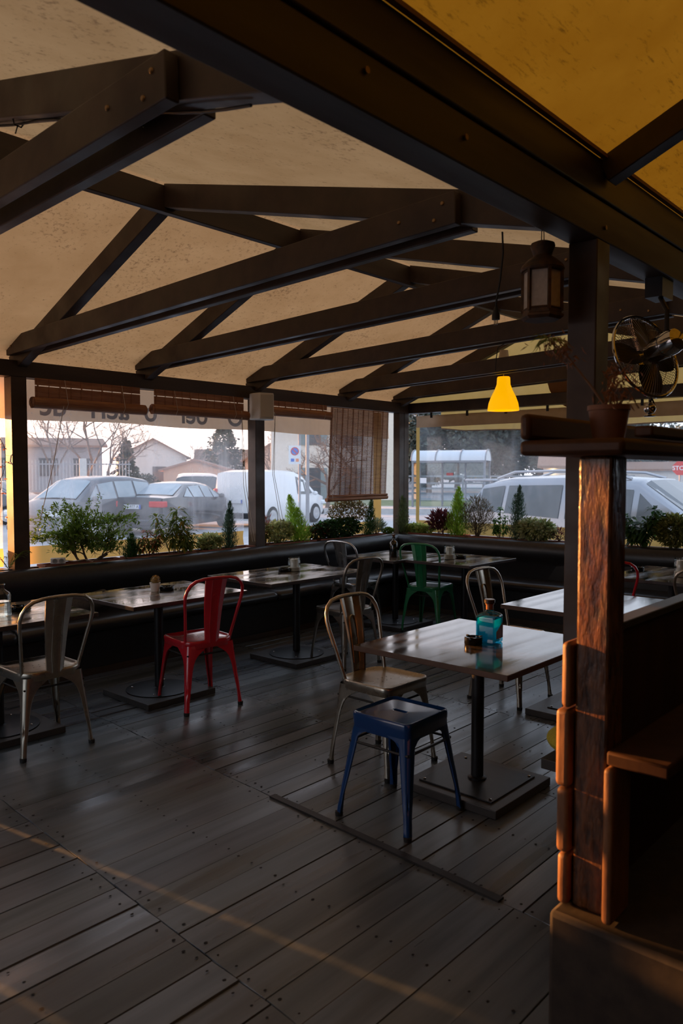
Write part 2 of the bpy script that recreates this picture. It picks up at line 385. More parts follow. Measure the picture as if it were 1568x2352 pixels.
# ------------------------------------------------------------------ roof fabric
def zs(y): return 2.405 + .40 * (5.72 - y) if y > 3.78 else 2.565 + (y - 1.39) * .2638
xs = [-1.8, -.1, 1.32, 2.69, 3.79, 5.03, 6.37, 7.62]
def fabric(ylist, zf, sag):
    mb = MB(); cols = []
    for a, b in zip(xs, xs[1:]):
        for k in range(6): cols.append((a + (b-a)*k/6, sin(pi*k/6)))
    cols.append((xs[-1], 0))
    n = len(ylist)
    vs = [(x, y, zf(y) + .012 - sag * s_ * sin(pi * j / (n-1)) ** .8) for (x, s_) in cols for j, y in enumerate(ylist)]
    fs = [(i*n+j, (i+1)*n+j, (i+1)*n+j+1, i*n+j+1) for i in range(len(cols)-1) for j in range(n-1)]
    return mb.add(vs, fs)
mb = fabric([5.95 - (5.95-3.78)*k/9 for k in range(10)], lambda y: zs(max(y, 3.781)) if y > 3.78 else 3.181, .015)
m2 = fabric([3.78 - (3.78-1.36)*k/9 for k in range(10)], lambda y: 2.565 + (y-1.39)*.2575, .015)
mb.add(m2.v, m2.f)
obj('ceiling', mb, BEIGE, smooth=60, kind='structure')
def zy(y): return 2.72 + .42 * (1.27 - y)
mb = fabric([1.30 - 3.7*k/9 for k in range(10)], zy, .02)
obj('ceiling', mb, YELLOW, smooth=60, kind='structure')
# far gable above the end windows: yellow cloth between header and roof
mb = MB(); ys = [5.9, 5.0, 4.4, 3.78, 3.0, 2.2, 1.36]
vs = [(7.6, y, 2.34) for y in ys] + [(7.6, y, (zs(y) if y != 3.78 else 3.18) + .01) for y in ys]
mb.add(vs, [(i, i+1, 8+i, 7+i) for i in range(6)])
mb.add([(7.6, 1.36, 2.34), (7.6, -2.3, 2.34), (7.6, -2.3, 4.2), (7.6, 1.36, 2.68)], [(0,1,2,3)])
obj('wall_far_gable', mb, YELLOWV, smooth=0, kind='structure')
DISCM = cloth('brown print', (.30,.17,.09), (.36,.21,.11), (.1,.06,.04), .45, 5, False)
mb = MB(); mb.lathe([(.001, 0), (.36, 0), (.36, .006), (.001, .006)], (7.588, 3.52, 2.54), 32, M=Matrix.Rotation(-pi/2, 3, 'Y'))
tag(obj('round_emblem', mb, DISCM), 'round plain brown emblem on the yellow cloth of the far gable', 'emblem')

# ------------------------------------------------------------------ timber frame
def bolt(t, p, ax):
    b = MB(); M = Matrix.Rotation(pi/2, 3, 'Y') if ax == 'x' else Matrix.Rotation(pi/2, 3, 'X')
    b.lathe([(.001, -.004), (.006, -.004), (.009, 0), (.009, .004), (.001, .004)], p, 10, M=M)
    obj('bolt', b, GOLDB, t, world=True)
GOLDB = pbr('brass screw head', (.30,.19,.09), None, .45, .8)
XT = [1.32, 2.69, 3.79, 5.03, 6.37, 7.33]
TL = ['nearest timber roof truss, its doubled tie beam rising out at the top left', 'second timber roof truss, its tie beam resting above the rolled bamboo blinds',
      'third timber roof truss, the plug hangs in front of it', 'fourth timber roof truss, above the white wall speaker',
      'fifth timber roof truss, the yellow lamp hangs behind it', 'last timber roof truss, against the yellow far gable']
for i, x in enumerate(XT):
    t = thing('roof_truss', TL[i], 'roof truss', (x, 3.78, 2.4), 0, 'timber roof trusses', 'thing')
    h = .13
    b = MB(); c = h/2/cos(math.atan(.40)); b.beam((x, 5.74, zs(5.74)-c), (x, 3.785, zs(3.785)-c), .075, h, m=0); obj('rafter', b, TIMBER, t, world=True, smooth=0, bevel=.004)
    c = h/2/cos(math.atan(.2638)); b = MB(); b.beam((x, 3.775, 3.18-c), (x, 1.38, 2.562-c), .075, h); obj('rafter', b, TIMBER, t, world=True, smooth=0, bevel=.004)
    for s_ in (-1, 1):
        b = MB(); xx = x + s_ * .062
        b.beam((xx, 1.74, 2.575), (xx, 5.70, 2.452), .046, .13); obj('tie_beam', b, TIMBER, t, world=True, smooth=0, bevel=.004)
    if i < 4:
        for q in ((x-.087, 1.80, 2.60), (x-.087, 1.84, 2.54), (x-.087, 2.02, 2.57), (x-.087, 5.62, 2.45)): bolt(t, q, 'x')
b = MB()
b.box((-1.7, 3.755, 3.015), (7.6, 3.805, 3.165)); tag(obj('ridge_beam', b, TIMBERX, smooth=0, bevel=.004), 'dark timber ridge board running under the beige roof cloth', 'beam', kind='thing')
b = MB(); b.box((-1.7, 5.62, 2.23), (7.46, 5.742, 2.35)); tag(obj('header_beam', b, TIMBERX, smooth=0, bevel=.004), 'long dark header beam above the bamboo blinds and street windows', 'beam', kind='thing')
b = MB(); b.box((7.465, -2.28, 2.23), (7.585, 5.74, 2.35)); tag(obj('header_beam', b, TIMBER, smooth=0, bevel=.004), 'dark header beam across the far end wall, behind the yellow lamp', 'beam', kind='thing')
t = thing('main_beam', 'massive dark double beam running overhead between beige and golden cloth', 'beam', (2.9, 1.33, 2.42), kind='thing')
b = MB(); b.box((-1.7, 1.27, 2.42), (7.46, 1.392, 2.565)); obj('timber', b, TIMBERX, t, world=True, smooth=0, bevel=.005)
b = MB(); b.box((-1.7, 1.262, 2.57), (7.46, 1.385, 2.715)); obj('timber', b, TIMBERX, t, world=True, smooth=0, bevel=.005)
bolt(t, (2.94, 1.266, 2.47), 'y'); bolt(t, (1.95, 1.266, 2.50), 'y'); bolt(t, (1.5, 1.266, 2.52), 'y')
EDGETRIM = pbr('orange brown batten', (.20,.085,.02), (.27,.12,.03), .6)
b = MB(); b.beam((-1.7, 1.252, 2.722), (7.46, 1.252, 2.722), .02, .014); tag(obj('batten', b, EDGETRIM, smooth=0), 'thin orange brown batten edging the golden roof cloth along the main beam', 'batten')
for x, l in ((2.93, 'short dark rafter crossing the golden roof cloth above the fan'), (4.75, 'dark rafter under the golden cloth, second from the main post'), (6.3, 'dark rafter under the golden cloth nearest the far end')):
    b = MB(); c = .05; b.beam((x, 1.26, zy(1.26)-c), (x, -2.2, zy(-2.2)-c), .075, .10); tag(obj('rafter_beam', b, TIMBER, smooth=0, bevel=.004), l, 'rafter', kind='thing')
PL = ['dark timber post at the left edge, lit orange on its left face', 'dark timber post with the white speaker on it', 'dark double timber post in the far corner beside the hanging blind']
for (x0, x1, y0, y1), l in zip([(2.60, 2.719, 5.62, 5.735), (4.994, 5.114, 5.62, 5.735), (7.272, 7.46, 5.62, 5.712)], PL):
    b = MB()
    if x1 - x0 > .15: b.box((x0, y0, .3), (x0 + .092, y1, 2.23)); b.box((x0 + .096, y0, .3), (x1, y1, 2.23))
    else: b.box((x0, y0, .3), (x1, y1, 2.23))
    tag(obj('post', b, TIMBER, smooth=0, bevel=.004), l, 'post', 'timber posts along the window walls', kind='thing')
b = MB(); b.box((7.46, 1.30, .3), (7.53, 1.42, 2.23)); tag(obj('post', b, TIMBER, smooth=0, bevel=.004), 'dark timber post in the end wall, hidden behind the sunlit pillar', 'post', 'timber posts along the window walls', kind='thing')
b = MB(); b.box((2.88, 1.272, 0), (3.0, 1.39, 2.42)); tag(obj('post', b, TIMBER, smooth=0, bevel=.005), 'tall dark timber post carrying the main beam beside the lantern', 'post', kind='thing')
b = MB(); b.beam((2.345, 1.35, .004), (2.402, 2.6, .004), .035, .008); obj('trim_1', b, BLACKWOOD, smooth=0, kind='structure')

# ------------------------------------------------------------------ windows: clear vinyl with coloured bands
def sheet(P, u, L, z0, z1, nx=14, nz=5, amp=.012, seed=0, dz=None):
    rd = random.Random(seed); ph = rd.random()*6
    P = V(P); u = V(u).normalized(); nrm = u.cross(V((0,0,1)))
    vs = []; fs = []
    for i in range(nx+1):
        for k in range(nz+1):
            s_ = L*i/nx; w = amp * sin(s_*2.3+ph) * sin(pi*k/nz) + amp*.4*sin(s_*7+ph*2+k*.3)
            z = z0 + (z1-z0)*k/nz
            if dz and k == 0: z += dz(s_)
            vs.append(P + u*s_ + nrm*w + V((0,0,z)))
    for i in range(nx):
        for k in range(nz): fs.append((i*(nz+1)+k, (i+1)*(nz+1)+k, (i+1)*(nz+1)+k+1, i*(nz+1)+k+1))
    return vs, fs
def window(n, P, u, L, zb=.80, zt=2.23, mat=None, hem=0, seed=0, side=()):
    w = bpy.data.objects.new('window_%d' % n, None); COL.objects.link(w); w.location = P; w['kind'] = 'structure'
    def prt(name, z0, z1, mt, off=0, x0=0, x1=L, amp=.012):
        uu = V(u).normalized(); q = V(P) + uu*x0 + uu.cross(V((0,0,1)))*off
        b = MB(); b.add(*sheet((q.x, q.y, 0), u, x1-x0, z0, z1, seed=seed, amp=amp)); o = obj(name, b, mt, w, world=True, smooth=60); o['kind'] = 'structure'; return o
    prt('clear_sheet', .94, zt - hem, mat or VINYL); prt('colour_band', zb, .94, YELLOWV)
    
    for a_, c_ in side: prt('edge_band', .94, zt - hem, YELLOWV, .004, a_, c_, .004)
    if hem: prt('hem', zt-hem, zt-.03, BROWNHEM, .004)
    return w
window(1, (2.3, 5.81, 0), (1,0,0), .30, seed=1)
window(2, (2.72, 5.81, 0), (1,0,0), 2.28, seed=2)
window(3, (5.11, 5.81, 0), (1,0,0), 2.06, mat=VINYL2, seed=3, side=((1.90, 2.05),))
w4 = window(4, (7.56, 5.58, 0), (0,-1,0), 4.2, mat=VINYL2, hem=.17, seed=5, side=((0, .05),))
window(5, (7.56, 1.36, 0), (0,-1,0), .86, mat=VINYL2, hem=.17, seed=6)
for k in range(9):
    y = 5.35 - k*.5
    b = MB(); b.box((7.535, y-.012, 2.17), (7.55, y+.012, 2.235)); o = obj('hook', b, BLACKM, w4, world=True); o['kind'] = 'structure'
# awning valances hanging outside, seen through the sheets
t = thing('awning_valance', 'beige awning valance with faint grey mirrored lettering over the street windows', 'valance', (2.2, 5.97, 2.3))
b = MB(); b.add(*sheet((1.7, 5.97, 0), (1,0,0), 5.8, 1.945, 2.36, nx=40, nz=4, amp=.018, seed=9, dz=lambda s_: .008*sin(s_*4))); obj('cloth', b, VALANCE, t, world=True)
LETTER = pbr('faded grey lettering', (.33,.29,.24), None, .8)
def letters(txt, x, z, size, parent, mirror=True, y=5.955, mat=None, name='lettering', rot=None, ext=.001):
    c = bpy.data.curves.new(name, 'FONT'); c.body = txt; c.size = size; c.align_x = 'CENTER'; c.extrude = ext; c.offset = .004*size/.2
    c.materials.append(mat or LETTER)
    o = bpy.data.objects.new(name, c); COL.objects.link(o)
    o.parent = parent
    o.location = V((x, y, z)) - parent.location
    o.rotation_euler = rot or (pi/2, 0, 0)
    if mirror: o.scale = (-1, 1, 1)
    return o
for txt, x, w_ in (('dc', 3.10, .3), ('aerl', 3.62, .2), ('o', 4.03, .3), ('oel', 4.52, .3), ('O', 5.02, .34)): letters(txt, x, 1.985, .25, t)
t = thing('awning_valance', 'golden scalloped valance hanging outside the far end window', 'valance', (7.68, 5.5, 2.2))
b = MB(); b.add(*sheet((7.68, 5.3, 0), (0,-1,0), 4.8, 1.995, 2.36, nx=60, nz=4, amp=.012, seed=4, dz=lambda s_: .05*max(0, 1-s_/.35) + .012*sin(s_*3))); obj('cloth', b, YELLOWV, t, world=True)
b = MB(); b.tube([(7.68, 5.3-4.8*k/30, 1.995 + .05*max(0, 1-(4.8*k/30)/.35) + .012*sin(4.8*k/30*3)) for k in range(31)], .008, 6); obj('piping', b, BROWNHEM, t, world=True)

# ------------------------------------------------------------------ benches
def bench(name, label, P, u, L, seams, lift=0, seed=0, back0=0):
    """u along the bench, n towards the room"""
    u = V(u).normalized(); n = V((0,0,1)).cross(u); P = V(P)
    if n.dot(V((2.5, 2.5, 0)) - P) < 0: n = -n
    t = thing(name, label, 'bench', P)
    def prof(pts, s0, s1, k=2, wob=0, dz=0):
        rg = []
        rd = random.Random(seed + int(s0*10))
        for i in range(k+1):
            s_ = s0 + (s1-s0)*i/k; q = rd.uniform(-1, 1)*wob
            rg.append([P + u*s_ + n*(-d) + V((0,0, z + (q if z > .5 else 0) + dz*(s_/L)*(1 if z > .5 else 0))) for d, z in pts])
        return rg
    b = MB(); b.loft(prof([(0,0),(0,.335),(.52,.335),(.52,0)], 0, L), cap=True); obj('base', b, BLACKWOOD, t, world=True, smooth=0)
    b = MB(); b.loft(prof([(-.008,0),(-.008,.05),(0,.05),(0,0)], 0, L), cap=True); obj('plinth', b, TIMBER, t, world=True, smooth=0)
    cuts = [0] + seams + [L]
    for a, c in zip(cuts, cuts[1:]):
        pts = [(.36,.335),(-.075,.335),(-.10,.352),(-.112,.378),(-.105,.405),(-.08,.424),(-.03,.434),(.1,.437),(.36,.425)]
        b = MB(); g = []
        for s_, k in ((a+.004, .90), (a+.012, .97), (a+.04, 1), (c-.04, 1), (c-.012, .97), (c-.004, .90)):
            g.append([P + u*s_ + n*(-(d if d > 0 else d*(k if k < 1 else 1))) + V((0,0,.335 + (z-.335)*k)) for d, z in pts])
        b.loft(g, cap=True); obj('seat_cushion', b, LEATHER, t, world=True, smooth=50)
    pts = [(.30,.40),(.295,.56),(.28,.60),(.245,.635),(.232,.69),(.24,.745),(.265,.785),(.30,.803),(.335,.803),(.36,.78),(.365,.70),(.365,.40)]
    b = MB(); b.loft(prof(pts, back0, L, 16, .004, lift), cap=True); obj('backrest', b, LEATHER, t, world=True, smooth=50)
    return t
b1 = bench('banquette_bench', 'long black upholstered bench under the street windows', (1.75, 5.205, 0), (1,0,0), 5.32, [.62, 3.05])
b2 = bench('banquette_bench', 'black upholstered bench along the far end wall', (6.80, 5.20, 0), (.045,-1,0), 7.3, [.85, 1.95, 3.3, 4.8], .05, back0=-.33)
b = MB(); b.box((1.75, 5.575, .30), (7.2, 5.74, .655)); b.box((7.17, -2.0, .30), (7.52, 5.57, .655)); obj('trim_2', b, BLACKWOOD, smooth=0, kind='structure')
b = MB(); b.lathe([(.001,-.2),(.05,-.2),(.068,-.185),(.072,0),(.068,.185),(.05,.2),(.001,.2)], (3.02, 5.38, .508), 20, M=Matrix.Rotation(R(80), 3, 'Y'))
GREYF = pbr('charcoal fabric', (.05,.045,.04), (.07,.062,.055), .9, 0, 60, bump=.2)
tag(obj('bolster_cushion', b, GREYF), 'charcoal roll cushion lying on the street bench between two tables', 'cushion')

# ------------------------------------------------------------------ bamboo blinds
def rolled(label, x0, x1, zr, cords):
    t = thing('bamboo_blind', label, 'blind', ((x0+x1)/2, 5.585, 2.23), 0, 'bamboo blinds over the street windows')
    b = MB(); n = 7; z = 2.225
    while z > zr + .03:
        b.beam((x0+.03, 5.605, z), (x1-.03, 5.605, z), .006, .0125); z -= .0132 if (z < 2.165 or z > 2.19) else .021
    for k in range(int((x1-x0)/.09)+1):
        xx = x0 + .05 + k*.09
        if xx < x1 - .04: b.beam((xx, 5.6, 2.23), (xx, 5.6, zr), .004 if k % 2 else .012, .004, up=(0,1,0))
    obj('slats', b, BAMBOO, t, world=True, smooth=0)
    b = MB(); prof = []; 
    for k in range(60):
        a = k*.62; r = .012 + k*.00052; prof.append((cos(a)*r, sin(a)*r))
    rg = []
    for xx, dr in ((x0, 0), (x1, 0)):
        rg.append([(xx, 5.59 + .043*cos(2*pi*j/26)*(1+.02*sin(j*3)), zr + .043*sin(2*pi*j/26)*(1+.02*sin(j*5))) for j in range(26)])
    b.loft(rg, cap=True)
    for xx in (x0 - .004, x1 + .004):
        b.tube([(xx, 5.59 + p, zr + q) for p, q in prof], .0035, 4)
    obj('roll', b, BAMBOO, t, world=True, smooth=0)
    for xx in cords:
        b = MB(); b.tube([(xx, 5.575, 2.23), (xx+.004, 5.558, 2.14), (xx+.008, 5.540, zr), (xx, 5.56, zr-.045)], .0022, 5); obj('cord', b, CORD, t, world=True)
    return t
t1 = rolled('rolled bamboo blind between the left post and the next blind', 2.745, 3.72, 2.045, [3.0, 3.50])
b = MB(); b.tube([(2.98, 5.55, 2.05), (2.90, 5.6, 1.55), (2.80, 5.62, 1.15)], .0028, 5); obj('pull_cord', b, CORD, t1, world=True)
t1 = rolled('rolled bamboo blind just left of the white speaker', 3.80, 4.86, 2.06, [4.02, 4.68])
for dx in (0, .03):
    b = MB(); b.tube([(4.76, 5.55, 2.1), (4.82+dx, 5.6, 1.4), (4.93+dx, 5.6, .85)], .0025, 5); obj('pull_cord', b, CORD, t1, world=True)
t1 = rolled('rolled bamboo blind between the speaker and the hanging blind', 5.15, 6.02, 2.12, [5.9])
for dx in (0, .02):
    b = MB(); b.tube([(5.19, 5.55, 2.1), (5.2+dx, 5.6, 1.5), (5.32+dx*2, 5.6, .95)], .0025, 5); obj('pull_cord', b, CORD, t1, world=True)
t = thing('bamboo_blind', 'lowered bamboo blind hanging to plant height next to the corner post', 'blind', (6.5, 5.59, 2.23), 0, 'bamboo blinds over the street windows')
b = MB(); nsl = 70
for k in range(nsl):
    z = 2.215 - k*.0138; a = .055*(k/nsl)
    b.beam((6.045 - a, 5.595, z), (7.035 - a*.9, 5.595, z - .004), .005, .0106, up=(0,0,1))
for k in range(12):
    x = 6.06 + k*.0865; b.beam((x, 5.588, 2.22), (x-.055, 5.588, 1.25), .015 if k % 2 == 0 else .004, .003, up=(0,1,0))
obj('slats', b, BAMBOO, t, world=True, smooth=0)
b = MB(); b.tube([(5.965, 5.59, 1.225), (7.0, 5.59, 1.232)], .022, 12); b.tube([(5.975, 5.58, 1.26), (6.99, 5.58, 1.265)], .012, 8); obj('end_roll', b, BAMBOO, t, world=True)
b = MB(); b.tube([(6.07, 5.55, 2.2), (6.02, 5.55, 1.3), (6.03, 5.55, 1.22)], .003, 5); obj('cord', b, CORD, t, world=True)
# speaker on the second post
t = thing('wall_speaker', 'cream wall speaker mounted high on the second timber post', 'speaker', (5.03, 5.60, 2.15), R(-20))
b = MB()
pl = [(-.112,-.02),(-.112,.055),(-.06,.085),(.06,.085),(.112,.055),(.112,-.02),(.07,-.115),(-.07,-.115)]
pl = [(x, y-.07) for x, y in pl]; b.prism(pl, -.125, .125); obj('cabinet', b, IVORY, t, smooth=0, bevel=.008)
b = MB(); b.box((-.066, -.192, -.108), (.066, -.184, .108)); obj('grille', b, pbr('cream grille', (.50,.44,.34), None, .7, scale=200), t, bevel=.004)
b = MB(); b.box((-.02, -.0, -.03), (.02, .03, .03)); obj('bracket', b, IVORY, t)
b = MB(); b.tube([(.1, -.06, -.02), (.135, -.05, -.05), (.12, -.04, -.10)], .004, 6); obj('cable', b, IVORY, t)
# ------------------------------------------------------------------ metal bistro chairs and stool
def rrect(hx, hy, rf, rb, n=6):
    """rounded rectangle, front corners (+y) rf, rear corners rb"""
    pts = []
    for cx, cy, r, a0 in ((hx-rf, hy-rf, rf, 0), (-hx+rf, hy-rf, rf, pi/2), (-hx+rb, -hy+rb, rb, pi), (hx-rb, -hy+rb, rb, 3*pi/2)):
        for k in range(n+1):
            a = a0 + pi/2*k/n; pts.append((cx + r*cos(a), cy + r*sin(a)))
    return pts
def scale2(p, k, dy=0): return [(x*k, y*k+dy) for x, y in p]
def sheet_leg(sx, sy, top, foot, ztop, wtop, stool=False):
    """folded sheet-metal leg: two flanges meeting at a rounded corner, ending in a tubular foot"""
    b = MB(); rings = []; N = 18
    for i in range(N+1):
        t = i / N
        cx = top[0] + (foot[0]-top[0])*t; cy = top[1] + (foot[1]-top[1])*t; z = ztop*(1-t) + .012*t
        if stool: w = .028 + (wtop-.028)*max(0, 1-t/.10)**1.6 + .026*max(0, 1-t/.78)**.9
        else: w = .026 + (wtop-.026)*.52*max(0, 1-t/.20)**1.5 + (wtop-.026)*.48*max(0, 1-t/.42)**2 + .024*max(0, 1-t/.80)**.8
        r = .030*(1-t) + .013*t; r = min(r, w*.6)
        lip = min(.012, w*.35) + .012*max(0, t-.72)/.28
        g = .008*max(0, 1-abs(t-.66)/.14) if t > .5 else .0022
        sec = [(-w+.003, -lip), (-w, -lip*.2), (-w+.002, 0), (-w*.6-r*.4, 0), (-r, 0)]
        for k in range(1, 6):
            a = pi/2*(k/6.0); q = (1 if k != 3 else 1 - g/r*.9)
            sec.append((-r + r*sin(a)*q, -r + r*cos(a)*q))
        sec += [(0, -r), (0, -w*.6-r*.4), (0, -w+.002), (-lip*.2, -w), (-lip, -w+.003)]
        rings.append([V((cx + sx*x, cy + sy*y, z)) for x, y in sec])
    b.loft(rings, closed=False); return b
def make_chair(mt, foot_m):
    root = thing('metal_chair', 'x', 'chair')
    hx, hy = .178, .175
    out = rrect(hx, hy, .045, .095)
    b = MB()
    rg = []
    for k, z, g in ((.04,.4405,0),(.55,.4405,0),(.80,.4425,0),(.90,.4465,0),(.955,.4525,0),(.985,.4530,0),(1.0,.4485,0),(1.008,.441,0),(1.008,.428,0),(.998,.424,0),(1.0,.408,0),(.985,.404,0)):
        rg.append([V((x, y, z)) for x, y in scale2(out, k)])
    b.loft(rg); b.add(rg[0], [tuple(range(len(out)))])
    b.m = 1
    for i in (-1, 0, 1):
        for j in (-1, 1):
            cx, cy = i*.035 + j*.008, .01 + j*.022
            b.add([(cx + .004*cos(2*pi*k/8), cy + .004*sin(2*pi*k/8), .4412) for k in range(8)], [tuple(range(8))])
    obj('seat', b, [mt, DARKHOLE], root, smooth=50)
    for sx in (-1, 1):
        for sy in (-1, 1):
            b = sheet_leg(sx, sy, (sx*.170, sy*.166), (sx*.208, sy*.202), .425, .150)
            lg = obj('leg', b, mt, root, smooth=55)
            c = MB(); c.lathe([(.001,0),(.017,0),(.018,.018),(.012,.02)], (sx*.197, sy*.191, 0), 12); obj('rubber_foot', c, foot_m, lg)
    pts = []
    half = [(.160,.428),(.164,.46),(.178,.55),(.192,.64),(.203,.70),(.207,.745),(.200,.785),(.180,.818),(.145,.842),(.095,.853),(.045,.856),(0,.857)]
    def yb(z): return -.118 - max(0, z-.44)*.29
    pts = [(x, yb(z), z) for x, z in half] + [(-x, yb(z), z) for x, z in reversed(half[:-1])]
    b = MB(); b.tube(pts, .0105, 8); obj('back_tube', b, mt, root, smooth=60)
    b = MB(); rg = []
    for i in range(10):
        t = i/9; z = .436 + (.846-.436)*t; w = .047 + (.076-.047)*t; y0 = -.170 + (-.236+.170)*t + .012*sin(pi*t)
        rg.append([V((x, y, z)) for x, y in ((-w,y0+.012),(-w-.001,y0),(-w+.004,y0-.004),(-w*.52,y0-.007),(-w*.46,y0-.010),(-w*.38,y0-.0075),(0,y0-.008),(w*.38,y0-.0075),(w*.46,y0-.010),(w*.52,y0-.007),(w-.004,y0-.004),(w+.001,y0),(w,y0+.012))])
    b.loft(rg, closed=False)
    for sg in (1,):
        q = []
        for a in range(0, 13):
            an = pi*a/12; q.append((.026*cos(an), .72 + .03*sin(an)))
        loop = [(.026, .50)] + q + [(-.026, .50)]
        def ys(z): 
            t = (z-.436)/.41; return -.170 - .066*t + .012*sin(pi*t) - .004
        b.tube([(x, ys(z)-.0035, z) for x, z in loop], .0028, 5)
        b.tube([(x, ys(z)+.001, z) for x, z in loop], .0028, 5)
    obj('back_splat', b, mt, root, smooth=50)
    b = MB()
    for sx in (-1, 1): b.tube([(sx*.168, -.165, .365), (sx*.168, .165, .365)], .0055, 6)
    b.tube([(-.168, -.15, .36), (.168, -.15, .36)], .0055, 6)
    b.tube([(-.168, .15, .36), (.168, .15, .36)], .0055, 6); obj('brace', b, foot_m, root)
    return root
CH = [  # x, y, rotation (0 = facing the street windows), paint, label
    (2.015, 4.075, 0, STEEL, 'bronze grey metal chair pushed up to the leftmost wall table, with the glass carafe'),
    (3.075, 4.03, -8, RED, 'bright red metal chair in front of the wall table with the cactus'),
    (3.09, 2.49, 180, STEEL, 'bronze grey metal chair standing behind the navy stool'),
    (4.53, 4.04, -4, STEELD, 'dark metal chair tucked to the near side of the wall table with the jar'),
    (5.66, 4.92, -90, STEELG, 'silver grey metal chair at the left end of the corner tables'),
    (5.98, 4.25, -82, GREEN, 'dark green metal chair at the corner tables'),
    (4.555, 2.57, 178, STEEL, 'metal chair behind the blue bottle, facing the pale table beside the pillar'),
    (5.77, 2.44, -60, RED, 'red metal chair mostly hidden behind the sunlit pillar'),
    (5.72, 1.64, -85, STEEL, 'metal chair at the right picture edge by the table far behind the partition'),
]
proto = None
for i, (x, y, rz, mt, lab) in enumerate(CH):
    if proto is None: c = proto = make_chair(STEEL, RUBBER)
    else:
        c = copy_tree(proto)
        if mt is not STEEL: redo(c, STEEL, mt)
    c.location = (x, y, .001); c.rotation_euler = (0, 0, R(rz)); c['label'] = lab; c['group'] = 'metal bistro chairs'
# navy stool
st = thing('metal_stool', 'navy blue metal stool with a slotted square seat in front of the bronze chair', 'stool', (2.672, 2.053, .001), R(1))
b = MB(); out = rrect(.158, .158, .032, .032)
slot = [(.028*cos(a) + (.022 if cos(a) > 0 else -.022), .009*sin(a)) for a in [2*pi*(k+.5)/28 for k in range(28)]]
slot = [((.024 if cos(2*pi*(k+.5)/28) > 0 else -.024) + .010*cos(2*pi*(k+.5)/28), .010*sin(2*pi*(k+.5)/28)) for k in range(28)]
rg = [[V((y, x, z)) for x, y in [(p[0]*q, p[1]*q) for p in slot]] for z, q in ((.435, .9), (.4585, 1.0), (.4595, 1.25))]
def ang(p): return atan2(p[1], p[0])
inner = [V((y, x, z)) for z in (.4575,) for x, y in []]
for k, z in ((.84,.4575),(.90,.459),(.945,.4645),(.975,.4655),(.995,.461),(1.004,.452),(1.004,.432),(.996,.428),(.998,.392),(.985,.388)):
    o2 = []
    for j in range(28):
        a = ang(rg[0][j]); best = None
        d = V((cos(a), sin(a)))
        for e in range(len(out)):
            p, q = V(out[e]), V(out[(e+1) % len(out)])
            den = d.x*(q-p).y - d.y*(q-p).x
            if abs(den) < 1e-9: continue
            tt = (p.x*(q-p).y - p.y*(q-p).x)/den; ss = (p.x*d.y - p.y*d.x)/den
            if tt > 0 and -1e-6 <= ss <= 1.000001: best = tt
        o2.append(V((cos(a)*best*k, sin(a)*best*k, z)))
    rg.append(o2)
# rounded square drawn with full corner detail outside the slot ring
full = [[V((x*k, y*k, z)) for x, y in out] for k, z in ((.84,.4575),(.90,.459),(.945,.4645),(.975,.4655),(.995,.461),(1.004,.452),(1.004,.432),(.996,.428),(.998,.392),(.985,.388))]
b.loft(full); b.loft(rg[:3])
bm = bmesh.new()
A_ = [bm.verts.new((p.x, p.y, .4575)) for p in full[0]]; B_ = [bm.verts.new((p.x, p.y, .4595)) for p in rg[2]]
ea = [bm.edges.new((A_[i], A_[(i+1) % len(A_)])) for i in range(len(A_))]; eb = [bm.edges.new((B_[i], B_[(i+1) % len(B_)])) for i in range(len(B_))]
bmesh.ops.triangle_fill(bm, use_beauty=True, edges=ea+eb); bm.verts.ensure_lookup_table(); bm.verts.index_update()
b.add([p.co.copy() for p in bm.verts], [[q.index for q in f.verts] for f in bm.faces]); bm.free()
b.add([(y_*1.1, x_*1.1, .434) for x_, y_ in slot], [tuple(range(28))], m=1)
obj('seat', b, [BLUE, DARKHOLE], st, smooth=35)
for sx in (-1, 1):
    for sy in (-1, 1):
        b = sheet_leg(sx, sy, (sx*.157, sy*.157), (sx*.212, sy*.200), .405, .10, True); lg = obj('leg', b, BLUE, st, smooth=55)
        c = MB(); c.lathe([(.001,0),(.017,0),(.018,.016),(.012,.018)], (sx*.200, sy*.188, 0), 12); obj('rubber_foot', c, RUBBER, lg)
b = MB()
for sx in (-1, 1): b.tube([(sx*.160, -.16, .335), (sx*.160, .16, .335)], .006, 6); b.tube([(-.16, sx*.158, .335), (.16, sx*.158, .335)], .006, 6)
obj('brace', b, BLACKM, st)

